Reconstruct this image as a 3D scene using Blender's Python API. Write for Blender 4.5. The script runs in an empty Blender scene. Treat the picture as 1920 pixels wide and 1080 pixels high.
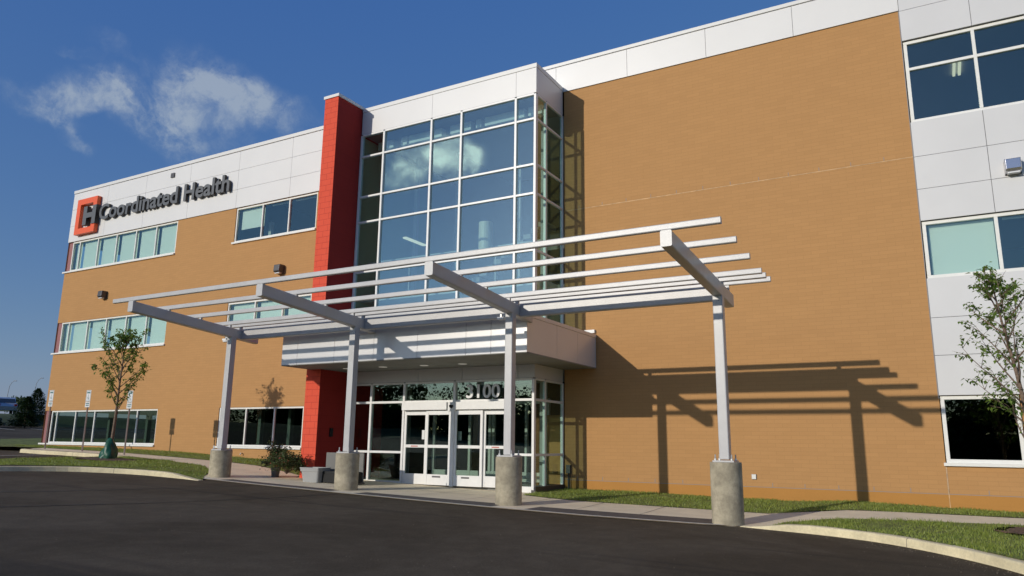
import bpy, bmesh, math, random
from mathutils import Vector, Matrix, noise
PI = math.pi; RAD = math.radians
scene = bpy.context.scene
COL = scene.collection

# ------------------------------------------------------------------ camera
YAW, PITCH, ROLL = RAD(-29.782), RAD(11.844), RAD(0.735)
CAM = Vector((0.0, -20.857, 0.0))
cy, sy, cp, sp = math.cos(YAW), math.sin(YAW), math.cos(PITCH), math.sin(PITCH)
FWD = Vector((sy*cp, cy*cp, sp)); RT = Vector((cy, -sy, 0)); UP = RT.cross(FWD)
RT2 = math.cos(ROLL)*RT + math.sin(ROLL)*UP
UP2 = -math.sin(ROLL)*RT + math.cos(ROLL)*UP
cam = bpy.data.cameras.new('camera'); cam.sensor_width = 36; cam.lens = 1392.99/1920*36
cam.clip_start = 0.05; cam.clip_end = 6000
co = bpy.data.objects.new('camera', cam); COL.objects.link(co)
co.matrix_world = Matrix(((RT2.x, UP2.x, -FWD.x, CAM.x), (RT2.y, UP2.y, -FWD.y, CAM.y), (RT2.z, UP2.z, -FWD.z, CAM.z), (0, 0, 0, 1)))
scene.camera = co

# ------------------------------------------------------------------ sun and sky
SX, SZ = 0.393, 0.333                     # light travels (+SX, +1, -SZ)
SUN_EL = math.atan2(SZ, math.hypot(SX, 1)); SUN_ROT = math.atan2(-SX, -1)
sl = bpy.data.lights.new('sun', 'SUN'); sl.energy = 2.75; sl.angle = RAD(0.53); sl.color = (1, 0.93, 0.82)
so = bpy.data.objects.new('sun', sl); COL.objects.link(so)
so.rotation_euler = Vector((SX, 1, -SZ)).to_track_quat('-Z', 'Y').to_euler(); so.location = (-20, -40, 30)

scene.view_settings.view_transform = 'Standard'; scene.view_settings.look = 'None'
scene.view_settings.exposure = 0.0; scene.view_settings.gamma = 1
scene.view_settings.use_curve_mapping = False

world = bpy.data.worlds.new("World"); scene.world = world; world.use_nodes = True
wn = world.node_tree; wn.nodes.clear()
class NT:
    """small helper around a node tree"""
    def __init__(s, t): s.t = t
    def n(s, typ, **k):
        nd = s.t.nodes.new(typ)
        for a, b in k.items():
            if a.startswith('i_'):
                key = a[2:]; key = int(key) if key.isdigit() else key.replace('_', ' ')
                s.put(nd.inputs[key], b)
            else: setattr(nd, a, b)
        return nd
    def put(s, inp, v):
        if isinstance(v, bpy.types.NodeSocket): s.t.links.new(v, inp)
        else: inp.default_value = v
    def math(s, op, a, b=None, c=None, clamp=False):
        nd = s.t.nodes.new('ShaderNodeMath'); nd.operation = op; nd.use_clamp = clamp
        for i, v in enumerate((a, b, c)):
            if v is not None: s.put(nd.inputs[i], v)
        return nd.outputs[0]
    def vmath(s, op, a, b=None, out=0):
        nd = s.t.nodes.new('ShaderNodeVectorMath'); nd.operation = op
        s.put(nd.inputs[0], a)
        if b is not None: s.put(nd.inputs[1], b)
        return nd.outputs[out]
    def mix(s, f, a, b, blend='MIX'):
        nd = s.t.nodes.new('ShaderNodeMix'); nd.data_type = 'RGBA'; nd.blend_type = blend
        s.put(nd.inputs[0], f); s.put(nd.inputs[6], a); s.put(nd.inputs[7], b)
        return nd.outputs[2]
    def ramp(s, v, lo, hi, a=0.0, b=1.0):
        nd = s.t.nodes.new('ShaderNodeMapRange'); nd.interpolation_type = 'SMOOTHSTEP'
        s.put(nd.inputs[0], v); nd.inputs[1].default_value = lo; nd.inputs[2].default_value = hi
        nd.inputs[3].default_value = a; nd.inputs[4].default_value = b
        return nd.outputs[0]
    def noise(s, vec, scale, detail=4, rough=.5, dist=0.0, out=0):
        nd = s.t.nodes.new('ShaderNodeTexNoise'); s.put(nd.inputs['Vector'], vec)
        nd.inputs['Scale'].default_value = scale; nd.inputs['Detail'].default_value = detail
        nd.inputs['Roughness'].default_value = rough; nd.inputs['Distortion'].default_value = dist
        return nd.outputs[out]
def c4(c): return (c[0], c[1], c[2], 1.0)

def pix_dir(px, py):
    return (FWD*1392.99 + RT2*(px-960) + UP2*(540-py)).normalized()
def mirror(d): return Vector((d.x, -d.y, d.z))
W = NT(wn)
sky = W.n('ShaderNodeTexSky', sky_type='NISHITA', sun_disc=False, sun_elevation=SUN_EL, sun_rotation=SUN_ROT,
          altitude=150, air_density=1.0, dust_density=0.6, ozone_density=2.6)
tc = W.n('ShaderNodeTexCoord')
dirv = tc.outputs['Generated']
nz = W.noise(dirv, 9.0, 8, .6, out=1)
nz2 = W.vmath('SUBTRACT', nz, (0.5, 0.5, 0.5))
wob = W.n('ShaderNodeVectorMath', operation='MULTIPLY_ADD'); W.put(wob.inputs[0], nz2); W.put(wob.inputs[1], (0.075, 0.075, 0.075)); W.put(wob.inputs[2], dirv)
wv = W.vmath('NORMALIZE', wob.outputs[0])
# cloud puffs: (direction, radius along, radius across, tilt, strength)
puffs = []
for px, py, ra, rb, tilt, st in [(85, 178, 60, 22, 8, .8), (165, 165, 70, 30, 14, 1.0), (235, 185, 60, 34, -30, 1.2), (290, 225, 62, 36, -35, 1.2), (335, 205, 46, 30, 10, 1.0), (325, 270, 44, 24, -20, .8),
                                 (345, 140, 62, 20, 4, .9), (410, 150, 70, 34, -22, 1.2), (395, 200, 80, 38, 0, 1.2), (490, 200, 62, 34, -24, 1.2), (400, 265, 80, 24, 4, .6),
                                 (80, 205, 44, 13, -10, .6), (120, 240, 46, 13, -38, .7), (148, 268, 26, 10, -60, .5), (155, 97, 32, 8, 6, .5), (212, 92, 34, 10, -16, .7), (575, 215, 26, 14, -50, .4)]:
    puffs.append((pix_dir(px, py), ra/1393, rb/1393, RAD(tilt), st))
for px, py, ra, rb, tilt, st in [(775, 305, 70, 34, -10, 1.15), (850, 290, 50, 34, -20, 1.1), (745, 345, 44, 20, 10, .9), (880, 305, 22, 24, -30, .7)]:
    puffs.append((mirror(pix_dir(px, py)), ra/1393, rb/1393, RAD(-tilt), st))
acc = None
for d, ra, rb, tl, st in puffs:
    r = d.cross(Vector((0, 0, 1))).normalized(); u = r.cross(d)
    r2 = math.cos(tl)*r + math.sin(tl)*u; u2 = -math.sin(tl)*r + math.cos(tl)*u
    a = W.math('DIVIDE', W.vmath('DOT_PRODUCT', wv, tuple(r2), out=1), ra)
    b = W.math('DIVIDE', W.vmath('DOT_PRODUCT', wv, tuple(u2), out=1), rb)
    q = W.math('ADD', W.math('MULTIPLY', a, a), W.math('MULTIPLY', b, b))
    front = W.math('GREATER_THAN', W.vmath('DOT_PRODUCT', wv, tuple(d), out=1), 0.2)
    m = W.math('MULTIPLY', W.ramp(q, 2.4, 0.0, 0, st), front)
    acc = m if acc is None else W.math('ADD', acc, m)
fine = W.noise(dirv, 34.0, 10, .66, 0.3)
wisp = W.noise(wv, 13.0, 9, .66, .25)
dens = W.math('MULTIPLY', acc, W.math('MULTIPLY', W.ramp(fine, .25, .8, .35, 1.2), W.ramp(wisp, .30, .66, .15, 1.0)))
fac = W.math('MULTIPLY', W.ramp(dens, -.05, 1.7), .85)
hsv = W.n('ShaderNodeHueSaturation'); W.put(hsv.inputs['Color'], sky.outputs[0]); hsv.inputs['Saturation'].default_value = 1.2
gm = W.n('ShaderNodeGamma'); W.put(gm.inputs[0], hsv.outputs[0]); gm.inputs[1].default_value = .66
sc_ = W.n('ShaderNodeSeparateColor'); W.put(sc_.inputs[0], gm.outputs[0]); cc_ = W.n('ShaderNodeCombineColor')
W.put(cc_.inputs[0], W.math('MULTIPLY_ADD', sc_.outputs[0], 1.10, -.06)); W.put(cc_.inputs[1], W.math('MULTIPLY_ADD', sc_.outputs[1], 1.10, .28)); W.put(cc_.inputs[2], W.math('MULTIPLY_ADD', sc_.outputs[2], .55, 2.95))
sund = Vector((-SX, -1, SZ)).normalized()
nearsun = W.ramp(W.vmath('DOT_PRODUCT', dirv, tuple(sund), out=1), .25, .98)
skyb = W.mix(nearsun, cc_.outputs[0], W.mix(1.0, hsv.outputs[0], (.78, .92, 1.15, 1), 'MULTIPLY'))
clb = W.math('MULTIPLY_ADD', nearsun, 8.5, 1.0)
clm = W.vmath('SCALE', (3.1, 3.0, 2.0)); W.put(clm.node.inputs['Scale'], clb)
clc = W.mix(1.0, W.mix(.12, skyb, (0, 0, 0, 1)), clm, 'ADD')
skyc = W.mix(fac, skyb, clc)
bg = W.n('ShaderNodeBackground'); W.put(bg.inputs[0], skyc); bg.inputs[1].default_value = 0.092
wo = W.n('ShaderNodeOutputWorld'); wn.links.new(bg.outputs[0], wo.inputs[0])

scene.render.engine = 'CYCLES'
scene.cycles.max_bounces = 8; scene.cycles.transparent_max_bounces = 24

# ------------------------------------------------------------------ materials
MATS = {}
def mat(name, base=(.5, .5, .5), rough=.6, metal=0.0, spec=.5, vary=0.0, vscale=3.0, bump=0.0, bscale=40.0, emit=None, estr=0.0, coat=0.0, fine=0.0, fscale=60.0):
    m = bpy.data.materials.new(name); m.use_nodes = True; t = m.node_tree; N = NT(t)
    p = t.nodes['Principled BSDF']; p.inputs['Base Color'].default_value = c4(base)
    p.inputs['Roughness'].default_value = rough; p.inputs['Metallic'].default_value = metal
    p.inputs['Specular IOR Level'].default_value = spec
    if coat: p.inputs['Coat Weight'].default_value = coat
    oc = N.n('ShaderNodeTexCoord').outputs['Object']
    col = None
    if vary:
        f = N.noise(oc, vscale, 5, .6)
        lo = tuple(max(0, x*(1-vary)) for x in base); hi = tuple(min(1, x*(1+vary)) for x in base)
        col = N.mix(N.ramp(f, .3, .7), c4(lo), c4(hi))
    if fine:
        f = N.noise(oc, fscale, 3, .7)
        src = col if col is not None else c4(base)
        col = N.mix(N.ramp(f, .3, .7), src, N.mix(1.0, src, (1-fine, 1-fine, 1-fine, 1), 'MULTIPLY'))
    if col is not None: N.put(p.inputs['Base Color'], col)
    if bump:
        b = N.n('ShaderNodeBump'); b.inputs['Strength'].default_value = bump; b.inputs['Distance'].default_value = .02
        N.put(b.inputs['Height'], N.noise(oc, bscale, 4, .6)); t.links.new(b.outputs[0], p.inputs['Normal'])
    if emit: p.inputs['Emission Color'].default_value = c4(emit); p.inputs['Emission Strength'].default_value = estr
    MATS[name] = m; return m

def brick_mat(name, c1, c2, mortar, bw, bh, side=False, mort=.006, bump=.25, patch=.022, dirt=True):
    m = bpy.data.materials.new(name); m.use_nodes = True; t = m.node_tree; N = NT(t); p = t.nodes['Principled BSDF']
    p.inputs['Roughness'].default_value = .85; p.inputs['Specular IOR Level'].default_value = .25
    oc = N.n('ShaderNodeTexCoord').outputs['Object']
    s = N.n('ShaderNodeSeparateXYZ'); N.put(s.inputs[0], oc)
    cb = N.n('ShaderNodeCombineXYZ'); N.put(cb.inputs[0], s.outputs[1 if side else 0]); N.put(cb.inputs[1], s.outputs[2])
    # slight waviness of the coursing so that the lines are not ruled
    b = N.n('ShaderNodeTexBrick'); N.put(b.inputs['Vector'], cb.outputs[0]); b.offset = .5
    b.inputs['Scale'].default_value = 1; b.inputs['Brick Width'].default_value = bw; b.inputs['Row Height'].default_value = bh
    b.inputs['Mortar Size'].default_value = mort; b.inputs['Mortar Smooth'].default_value = .3; b.inputs['Bias'].default_value = 0
    b.inputs['Color1'].default_value = c4(c1); b.inputs['Color2'].default_value = c4(c2); b.inputs['Mortar'].default_value = c4(mortar)
    # horizontal streaks: stretched noise
    mp = N.n('ShaderNodeMapping'); N.put(mp.inputs[0], cb.outputs[0]); mp.inputs['Scale'].default_value = (1.1, 3.2, 1)
    st = N.ramp(N.noise(mp.outputs[0], 1.6, 5, .6), .35, .65)
    big = N.ramp(N.noise(cb.outputs[0], .22, 4, .55), .35, .65)
    gr = N.noise(oc, 55, 2, .7)
    col = N.mix(st, b.outputs[0], N.mix(1.0, b.outputs[0], (1-patch, 1-patch*1.1, 1-patch*1.3, 1), 'MULTIPLY'))
    col = N.mix(big, col, N.mix(1.0, col, (1+patch, 1+patch*.9, 1+patch*.5, 1), 'MULTIPLY'))
    col = N.mix(N.math('MULTIPLY', N.ramp(gr, .35, .7), .6), col, N.mix(1.0, col, (.9, .9, .88, 1), 'MULTIPLY'))
    N.put(p.inputs['Base Color'], col)
    bp = N.n('ShaderNodeBump'); bp.inputs['Strength'].default_value = bump; bp.inputs['Distance'].default_value = .01
    hgt = N.math('SUBTRACT', N.math('MULTIPLY', gr, .25), b.outputs['Fac'])
    N.put(bp.inputs['Height'], hgt); t.links.new(bp.outputs[0], p.inputs['Normal'])
    MATS[name] = m; return m

TAN1, TAN2, TANM = (.505, .274, .110), (.480, .260, .104), (.425, .230, .093)
brick_mat('tan_brick', TAN1, TAN2, TANM, .406, .102, mort=.005, bump=.22)
brick_mat('tan_brick_side', TAN1, TAN2, TANM, .406, .102, side=True)
brick_mat('base_brick', (.49, .235, .062), (.47, .228, .06), (.44, .21, .058), .8, .42, mort=.003, bump=.1)
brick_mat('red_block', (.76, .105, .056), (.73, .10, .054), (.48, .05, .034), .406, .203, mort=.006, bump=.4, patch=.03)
brick_mat('red_panel_shaded', (.34, .028, .022), (.33, .027, .021), (.24, .02, .016), 1.2, .406, side=True, mort=.005, bump=.2, patch=.03)  # pier side panelling, with its shade painted in as a deeper red
mat('white_panel', (.73, .72, .70), .38, vary=.02, vscale=.5)
mat('grey_panel', (.645, .64, .635), .42, vary=.025, vscale=.6)
mat('fascia_panel', (.70, .685, .67), .30, metal=.15, vary=.025, vscale=.8)
mat('bead', (.58, .38, .20), .8, vary=.3, vscale=4)
mat('panel_gap', (.27, .26, .26), .8)
mat('white_frame', (.80, .79, .74), .4, vary=.03, vscale=6)
mat('frame_alu', (.80, .79, .76), .35, vary=.03, vscale=6)
mat('coping', (.72, .71, .68), .4)
mat('pink_corner', (.30, .12, .12), .6)
mat('paint_grey', (.52, .51, .495), .33, spec=.6, vary=.05, vscale=2.5, bump=.12, bscale=130, fine=.05, fscale=90)
mat('galv', (.58, .58, .56), .35, metal=.4)
mat('concrete_pier', (.43, .375, .265), .85, vary=.2, vscale=3.4, bump=.4, bscale=45, fine=.22, fscale=11)
mat('pavement', (.86, .74, .52), .9, vary=.08, vscale=1.3, bump=.3, bscale=60, fine=.12, fscale=55)
mat('pavement_joint', (.26, .22, .17), .9)
mat('tactile', (.115, .10, .088), .85, vary=.15, vscale=6, bump=.8, bscale=16, fine=.2, fscale=30)
mat('kerb_concrete', (.80, .69, .43), .88, vary=.14, vscale=1.8, bump=.35, bscale=50, fine=.14, fscale=22)
mat('line_paint', (.84, .78, .64), .8, vary=.15, vscale=9, fine=.2, fscale=40)
mat('soil', (.12, .078, .05), .95, vary=.4, vscale=22, bump=1, bscale=50)
mat('mulch', (.16, .095, .06), .95, vary=.45, vscale=16, bump=1, bscale=60)
mat('strip_dark', (.052, .043, .032), .85, vary=.25, vscale=5, bump=.4, bscale=70)
mat('mulch_chip', (.15, .12, .085), .9, vary=.5, vscale=30)
mat('lawn_base', (.20, .235, .05), .95, vary=.35, vscale=3.5, bump=.6, bscale=60, fine=.3, fscale=40)
mat('far_grass', (.085, .105, .03), .95, vary=.3, vscale=.25, fine=.2, fscale=3)
mat('bark', (.20, .14, .10), .9, vary=.25, vscale=20, bump=.5, bscale=60)
mat('interior_white', (.50, .50, .48), .8)
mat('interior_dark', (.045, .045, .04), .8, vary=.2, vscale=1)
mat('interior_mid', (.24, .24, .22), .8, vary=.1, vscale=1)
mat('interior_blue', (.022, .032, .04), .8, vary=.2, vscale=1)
mat('interior_green', (.42, .50, .38), .8)
mat('carpet', (.015, .015, .015), .95)
mat('blind', (.80, .80, .78), .9)
mat('duct', (.62, .58, .45), .5)
mat('lamp_tube', (.8, .8, .7), .5, emit=(1, .95, .7), estr=.7)
mat('recess_lamp', (.6, .6, .55), .4, emit=(1, .93, .8), estr=.15)
mat('black', (.006, .006, .006), .7)
mat('dark_metal', (.085, .08, .08), .4, metal=.3)
mat('chrome', (.55, .55, .58), .22, metal=.9)
mat('letter_face', (.10, .105, .11), .45, vary=.05)
mat('letter_side', (.012, .012, .014), .45)
mat('logo_orange', (.83, .11, .018), .4)
mat('white_paint', (.78, .78, .76), .45)
mat('sign_white', (.70, .70, .69), .5)
mat('sign_green', (.06, .16, .16), .6)
mat('sign_post', (.40, .35, .33), .6, metal=.3, vary=.1)
mat('bag_green', (.008, .085, .045), .42, bump=.6, bscale=10)
mat('tub_grey', (.33, .33, .32), .55, vary=.05)
mat('pot_grey', (.17, .17, .17), .6)
mat('board_grey', (.17, .165, .15), .7, vary=.05)
mat('paper', (.75, .75, .73), .8)
mat('red_label', (.55, .2, .17), .7)
mat('car_white', (.62, .65, .70), .25, coat=.6)
mat('car_silver', (.42, .45, .50), .25, metal=.4, coat=.6)
mat('tyre', (.02, .02, .02), .8)
mat('car_glass', (.03, .04, .05), .08, spec=.8)
mat('headlight', (.7, .7, .7), .1)
mat('tail_red', (.4, .01, .01), .2)
mat('pole_metal', (.30, .30, .31), .5)
mat('flower_red', (.45, .05, .05), .7)
mat('roof_dark', (.15, .15, .15), .9)

def glass_mat(name, tint, k, base, rough=0.0, rcol=(1, 1, 1)):
    m = bpy.data.materials.new(name); m.use_nodes = True; t = m.node_tree; N = NT(t)
    t.nodes.remove(t.nodes['Principled BSDF']); out = t.nodes['Material Output']
    tr = N.n('ShaderNodeBsdfTransparent'); tr.inputs[0].default_value = c4(tint)
    gl = N.n('ShaderNodeBsdfGlossy'); gl.inputs['Color'].default_value = c4(rcol); gl.inputs['Roughness'].default_value = rough
    # very slight waviness of the panes
    oc = N.n('ShaderNodeTexCoord').outputs['Object']
    b = N.n('ShaderNodeBump'); b.inputs['Strength'].default_value = .035; b.inputs['Distance'].default_value = .05
    N.put(b.inputs['Height'], N.noise(oc, .9, 1, .4)); t.links.new(b.outputs[0], gl.inputs['Normal'])
    g = N.n('ShaderNodeNewGeometry')      # Schlick, the same on both faces of the thin pane
    cs = N.math('ABSOLUTE', N.vmath('DOT_PRODUCT', g.outputs['Normal'], g.outputs['Incoming'], out=1))
    f5 = N.math('POWER', N.math('SUBTRACT', 1.0, cs), 5.0)
    f = N.math('MULTIPLY_ADD', N.math('MULTIPLY_ADD', f5, .96, .04), k, base, clamp=True)
    mx = N.n('ShaderNodeMixShader'); N.put(mx.inputs[0], f); t.links.new(tr.outputs[0], mx.inputs[1]); t.links.new(gl.outputs[0], mx.inputs[2])
    t.links.new(mx.outputs[0], out.inputs[0]); MATS[name] = m; return m
glass_mat('glass', (.88, .95, .91), 1.0, .06, rcol=(.78, .95, .95))
glass_mat('tower_glass', (.84, .94, .91), 1.2, .12, rcol=(.66, .86, 1))
glass_mat('ground_glass', (.55, .63, .59), .8, .015, rcol=(.85, 1, .95))
glass_mat('door_glass', (.78, .86, .82), 1.0, .06, rcol=(.85, 1, .97))

def asphalt_mat():
    m = bpy.data.materials.new('asphalt'); m.use_nodes = True; t = m.node_tree; N = NT(t); p = t.nodes['Principled BSDF']
    p.inputs['Roughness'].default_value = .9; p.inputs['Specular IOR Level'].default_value = .12
    oc = N.n('ShaderNodeTexCoord').outputs['Object']
    big = N.ramp(N.noise(oc, .22, 6, .68, 0.6), .38, .62)
    mid = N.ramp(N.noise(oc, 2.2, 6, .65), .35, .7)
    grit = N.noise(oc, 75, 3, .8)
    spk = N.ramp(N.noise(oc, 130, 2, .5), .62, .72)
    col = N.mix(big, (.100, .078, .050, 1), (.142, .113, .076, 1))
    col = N.mix(mid, N.mix(1.0, col, (.82, .82, .82, 1), 'MULTIPLY'), col)
    col = N.mix(N.ramp(grit, .3, .75), N.mix(1.0, col, (.55, .55, .55, 1), 'MULTIPLY'), N.mix(1.0, col, (1.35, 1.33, 1.3, 1), 'MULTIPLY'))
    col = N.mix(N.math('MULTIPLY', spk, .5), col, (.16, .15, .13, 1))
    # dark tyre / sealer bands running roughly with the drive
    mp = N.n('ShaderNodeMapping'); N.put(mp.inputs[0], oc); mp.inputs['Rotation'].default_value = (0, 0, RAD(-7)); mp.inputs['Scale'].default_value = (.05, .9, 1)
    wv_ = N.noise(mp.outputs[0], 1.3, 3, .55, 0.3)
    col = N.mix(N.math('MULTIPLY', N.ramp(wv_, .56, .68), .4), col, (.03, .027, .025, 1))
    N.put(p.inputs['Base Color'], col)
    b = N.n('ShaderNodeBump'); b.inputs['Strength'].default_value = .7; b.inputs['Distance'].default_value = .012
    N.put(b.inputs['Height'], N.math('ADD', grit, N.math('MULTIPLY', mid, .3))); t.links.new(b.outputs[0], p.inputs['Normal'])
    MATS['asphalt'] = m
asphalt_mat()

def leaf_mat(name, c1, c2, trans=.35, scale=1.5):
    m = bpy.data.materials.new(name); m.use_nodes = True; t = m.node_tree; N = NT(t)
    t.nodes.remove(t.nodes['Principled BSDF']); out = t.nodes['Material Output']
    g = N.n('ShaderNodeNewGeometry'); oc = N.n('ShaderNodeTexCoord').outputs['Object']
    c = N.mix(g.outputs['Random Per Island'], c4(c1), c4(c2))
    c = N.mix(N.ramp(N.noise(oc, scale, 3, .5), .3, .7), N.mix(1.0, c, (.8, .85, .8, 1), 'MULTIPLY'), c)
    d = N.n('ShaderNodeBsdfPrincipled'); N.put(d.inputs['Base Color'], c); d.inputs['Roughness'].default_value = .5
    tl = N.n('ShaderNodeBsdfTranslucent'); N.put(tl.inputs[0], N.mix(1.0, c, (1.1, 1.2, .5, 1), 'MULTIPLY'))
    mx = N.n('ShaderNodeMixShader'); mx.inputs[0].default_value = trans
    t.links.new(d.outputs[0], mx.inputs[1]); t.links.new(tl.outputs[0], mx.inputs[2]); t.links.new(mx.outputs[0], out.inputs[0])
    MATS[name] = m
leaf_mat('leaf', (.25, .36, .075), (.11, .19, .04), .42)
leaf_mat('shrub_leaf', (.05, .10, .02), (.10, .09, .035), .2, 5)
leaf_mat('conifer', (.022, .05, .018), (.04, .07, .025), .15)
leaf_mat('far_leaf', (.04, .075, .02), (.06, .09, .03), .2, .3)
leaf_mat('grass_blade', (.36, .40, .085), (.21, .27, .05), .3, 1.2)

# ------------------------------------------------------------------ mesh helpers
class MB:
    def __init__(s): s.v = []; s.f = []; s.mi = []; s.sm = []; s.cur = 0; s.smooth = False
    def add(s, vs, fs):
        o = len(s.v); s.v += [tuple(v) for v in vs]
        for f in fs: s.f.append([o+i for i in f]); s.mi.append(s.cur); s.sm.append(s.smooth)
        return s
    def box(s, x0, x1, y0, y1, z0, z1):
        if x0 > x1: x0, x1 = x1, x0
        if y0 > y1: y0, y1 = y1, y0
        if z0 > z1: z0, z1 = z1, z0
        vs = [(x0, y0, z0), (x1, y0, z0), (x1, y1, z0), (x0, y1, z0), (x0, y0, z1), (x1, y0, z1), (x1, y1, z1), (x0, y1, z1)]
        return s.add(vs, [(0, 3, 2, 1), (4, 5, 6, 7), (0, 1, 5, 4), (1, 2, 6, 5), (2, 3, 7, 6), (3, 0, 4, 7)])
    def loft(s, rings, cap=True, closed=True):
        n = len(rings[0]); vs = [p for r in rings for p in r]; fs = []
        for k in range(len(rings)-1):
            for i in range(n if closed else n-1):
                j = (i+1) % n; fs.append((k*n+i, k*n+j, (k+1)*n+j, (k+1)*n+i))
        if cap: fs.append(tuple(range(n))[::-1]); fs.append(tuple((len(rings)-1)*n+i for i in range(n)))
        return s.add(vs, fs)
    def tube(s, pts, rads, n=8, cap=True):
        rings = []; pts = [Vector(p) for p in pts]
        if not isinstance(rads, (list, tuple)): rads = [rads]*len(pts)
        ref = None
        for i, p in enumerate(pts):
            d = (pts[min(i+1, len(pts)-1)]-pts[max(i-1, 0)]).normalized()
            if ref is None: ref = Vector((1, 0, 0)) if abs(d.x) < .8 else Vector((0, 1, 0))
            a = (ref - d*ref.dot(d)).normalized(); b = d.cross(a); ref = a
            rings.append([p + (a*math.cos(2*PI*k/n)+b*math.sin(2*PI*k/n))*rads[i] for k in range(n)])
        return s.loft(rings, cap)
    def lathe(s, cx, cy_, prof, n=24, cap=True):
        return s.loft([[(cx+r*math.cos(2*PI*k/n), cy_+r*math.sin(2*PI*k/n), z) for k in range(n)] for r, z in prof], cap)
    def build(s, name, mats, parent=None, bevel=0.0, root=None, loc=None, seg=2):
        me = bpy.data.meshes.new(name); me.from_pydata(s.v, [], s.f); me.update()
        if isinstance(mats, str): mats = [mats]
        for m in mats: me.materials.append(MATS[m])
        me.polygons.foreach_set('material_index', s.mi); me.polygons.foreach_set('use_smooth', s.sm)
        o = bpy.data.objects.new(name, me); COL.objects.link(o)
        if loc is not None: o.location = loc
        if parent is not None:
            o.parent = parent
            if parent.type == 'EMPTY' and loc is None and not parent.get('_local'): o.location = -parent.location
        if bevel:
            b = o.modifiers.new('bevel', 'BEVEL'); b.width = bevel; b.segments = seg; b.limit_method = 'ANGLE'; b.harden_normals = False
        return o

def tag(o, label, cat=None, group=None, kind=None):
    if label: o['label'] = label
    if cat: o['category'] = cat
    if group: o['group'] = group
    if kind: o['kind'] = kind
    return o
LOCALS = []
def thing(name, loc, label, cat, group=None, local=False, rz=0.0):
    o = bpy.data.objects.new(name, None); COL.objects.link(o); o.location = loc; o.rotation_euler.z = rz
    o.empty_display_size = .3
    if local: o['_local'] = 1; LOCALS.append(o)
    return tag(o, label, cat, group)
KIDS = {}
def copy_tree(o, parent=None):
    c = o.copy(); COL.objects.link(c)
    if parent: c.parent = parent
    for ch in [x for x in bpy.data.objects if x.parent == o]: copy_tree(ch, c)
    return c

# ------------------------------------------------------------------ terrain
PX = [(-600, 6), (-140, 3.1), (-74, 2.2), (-69.5, .95), (-60, .45), (-46, -.15), (-38, -.44), (-32.5, -.59), (-27, -.76), (-22, -.97), (-18, -1.15), (-9, -1.41), (0, -1.62), (20, -2.1), (60, -2.6), (600, -4)]
LX = [(-600, 0), (-40, 0), (-38, -.10), (-33, -.01), (-29, .06), (-20, .06), (-17, .0), (-11, .0), (-9, .1), (-4, .16), (0, .12), (4, .15), (600, .15)]
def pl(T, x):
    if x <= T[0][0]: return T[0][1]
    for (a, b), (c, d) in zip(T, T[1:]):
        if x <= c: return b+(d-b)*(x-a)/(c-a)
    return T[-1][1]
def sm(a, b, x):
    t = min(1, max(0, (x-a)/(b-a))); return t*t*(3-2*t)
def G(X, Y):
    v = sum(pl(PX, X+o) for o in (-1.5, -.5, .5, 1.5))/4
    l = sum(pl(LX, X+o) for o in (-.6, 0, .6))/3
    return v + l*sm(-5.2, -.3, Y)
def RS(X, Y=0):
    return .14*(1-sm(-21.5, -18.4, X)) + .13*sm(-3.7, -1.8, X)
def drape(poly, off, step, name, mats, raise_=False, kind='structure', rough=0.0, label=None):
    """a polygon cut along a grid and laid on the terrain"""
    bm = bmesh.new(); vs = [bm.verts.new((x, y, 0)) for x, y in poly]; bm.faces.new(vs)
    xs = [p[0] for p in poly]; ys = [p[1] for p in poly]
    def cuts(lo, hi):
        c = lo+step*.5
        while c < hi: yield c; c += step
    for x in cuts(min(xs), max(xs)): bmesh.ops.bisect_plane(bm, geom=bm.verts[:]+bm.edges[:]+bm.faces[:], plane_co=(x, 0, 0), plane_no=(1, 0, 0))
    for y in cuts(min(ys), max(ys)): bmesh.ops.bisect_plane(bm, geom=bm.verts[:]+bm.edges[:]+bm.faces[:], plane_co=(0, y, 0), plane_no=(0, 1, 0))
    bmesh.ops.triangulate(bm, faces=bm.faces)
    for v in bm.verts:
        x, y = v.co.x, v.co.y
        v.co.z = G(x, y)+off+(RS(x, y) if raise_ else 0)
        if rough: v.co.z += rough*noise.noise(Vector((x*1.7, y*1.7, 0)))
    bmesh.ops.recalc_face_normals(bm, faces=bm.faces)
    if sum(f.normal.z for f in bm.faces) < 0: bmesh.ops.reverse_faces(bm, faces=bm.faces)
    me = bpy.data.meshes.new(name); bm.to_mesh(me); bm.free()
    me.polygons.foreach_set('use_smooth', [True]*len(me.polygons))
    me.materials.append(MATS[mats]); o = bpy.data.objects.new(name, me); COL.objects.link(o)
    if kind: o['kind'] = kind
    if label: o['label'] = label
    return o
def grid_sheet(name, xs, ys, m, off):
    vs = [(x, y, G(x, y)+off) for y in ys for x in xs]; n = len(xs)
    fs = [(j*n+i, j*n+i+1, (j+1)*n+i+1, (j+1)*n+i) for j in range(len(ys)-1) for i in range(n-1)]
    o = MB().add(vs, fs).build(name, m); o['kind'] = 'structure'; return o
def steps(*seg):
    out = []
    for a, b, s in seg:
        n = max(1, round((b-a)/s)); out += [a+(b-a)*i/n for i in range(n)]
    return out+[seg[-1][1]]
grid_sheet('ground', steps((-2500, -160, 300), (-160, -80, 8), (-80, -60, 1), (-60, 70, 3), (70, 2500, 300)), steps((-2500, -70, 300), (-70, 60, 3), (60, 2500, 300)), 'far_grass', -.06)
drape([(-69, -60), (60, -60), (60, -.5), (-37, -.5), (-44, -.5), (-44, 45), (-69, 45)], 0, 2.0, 'asphalt_road', 'asphalt')

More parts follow.
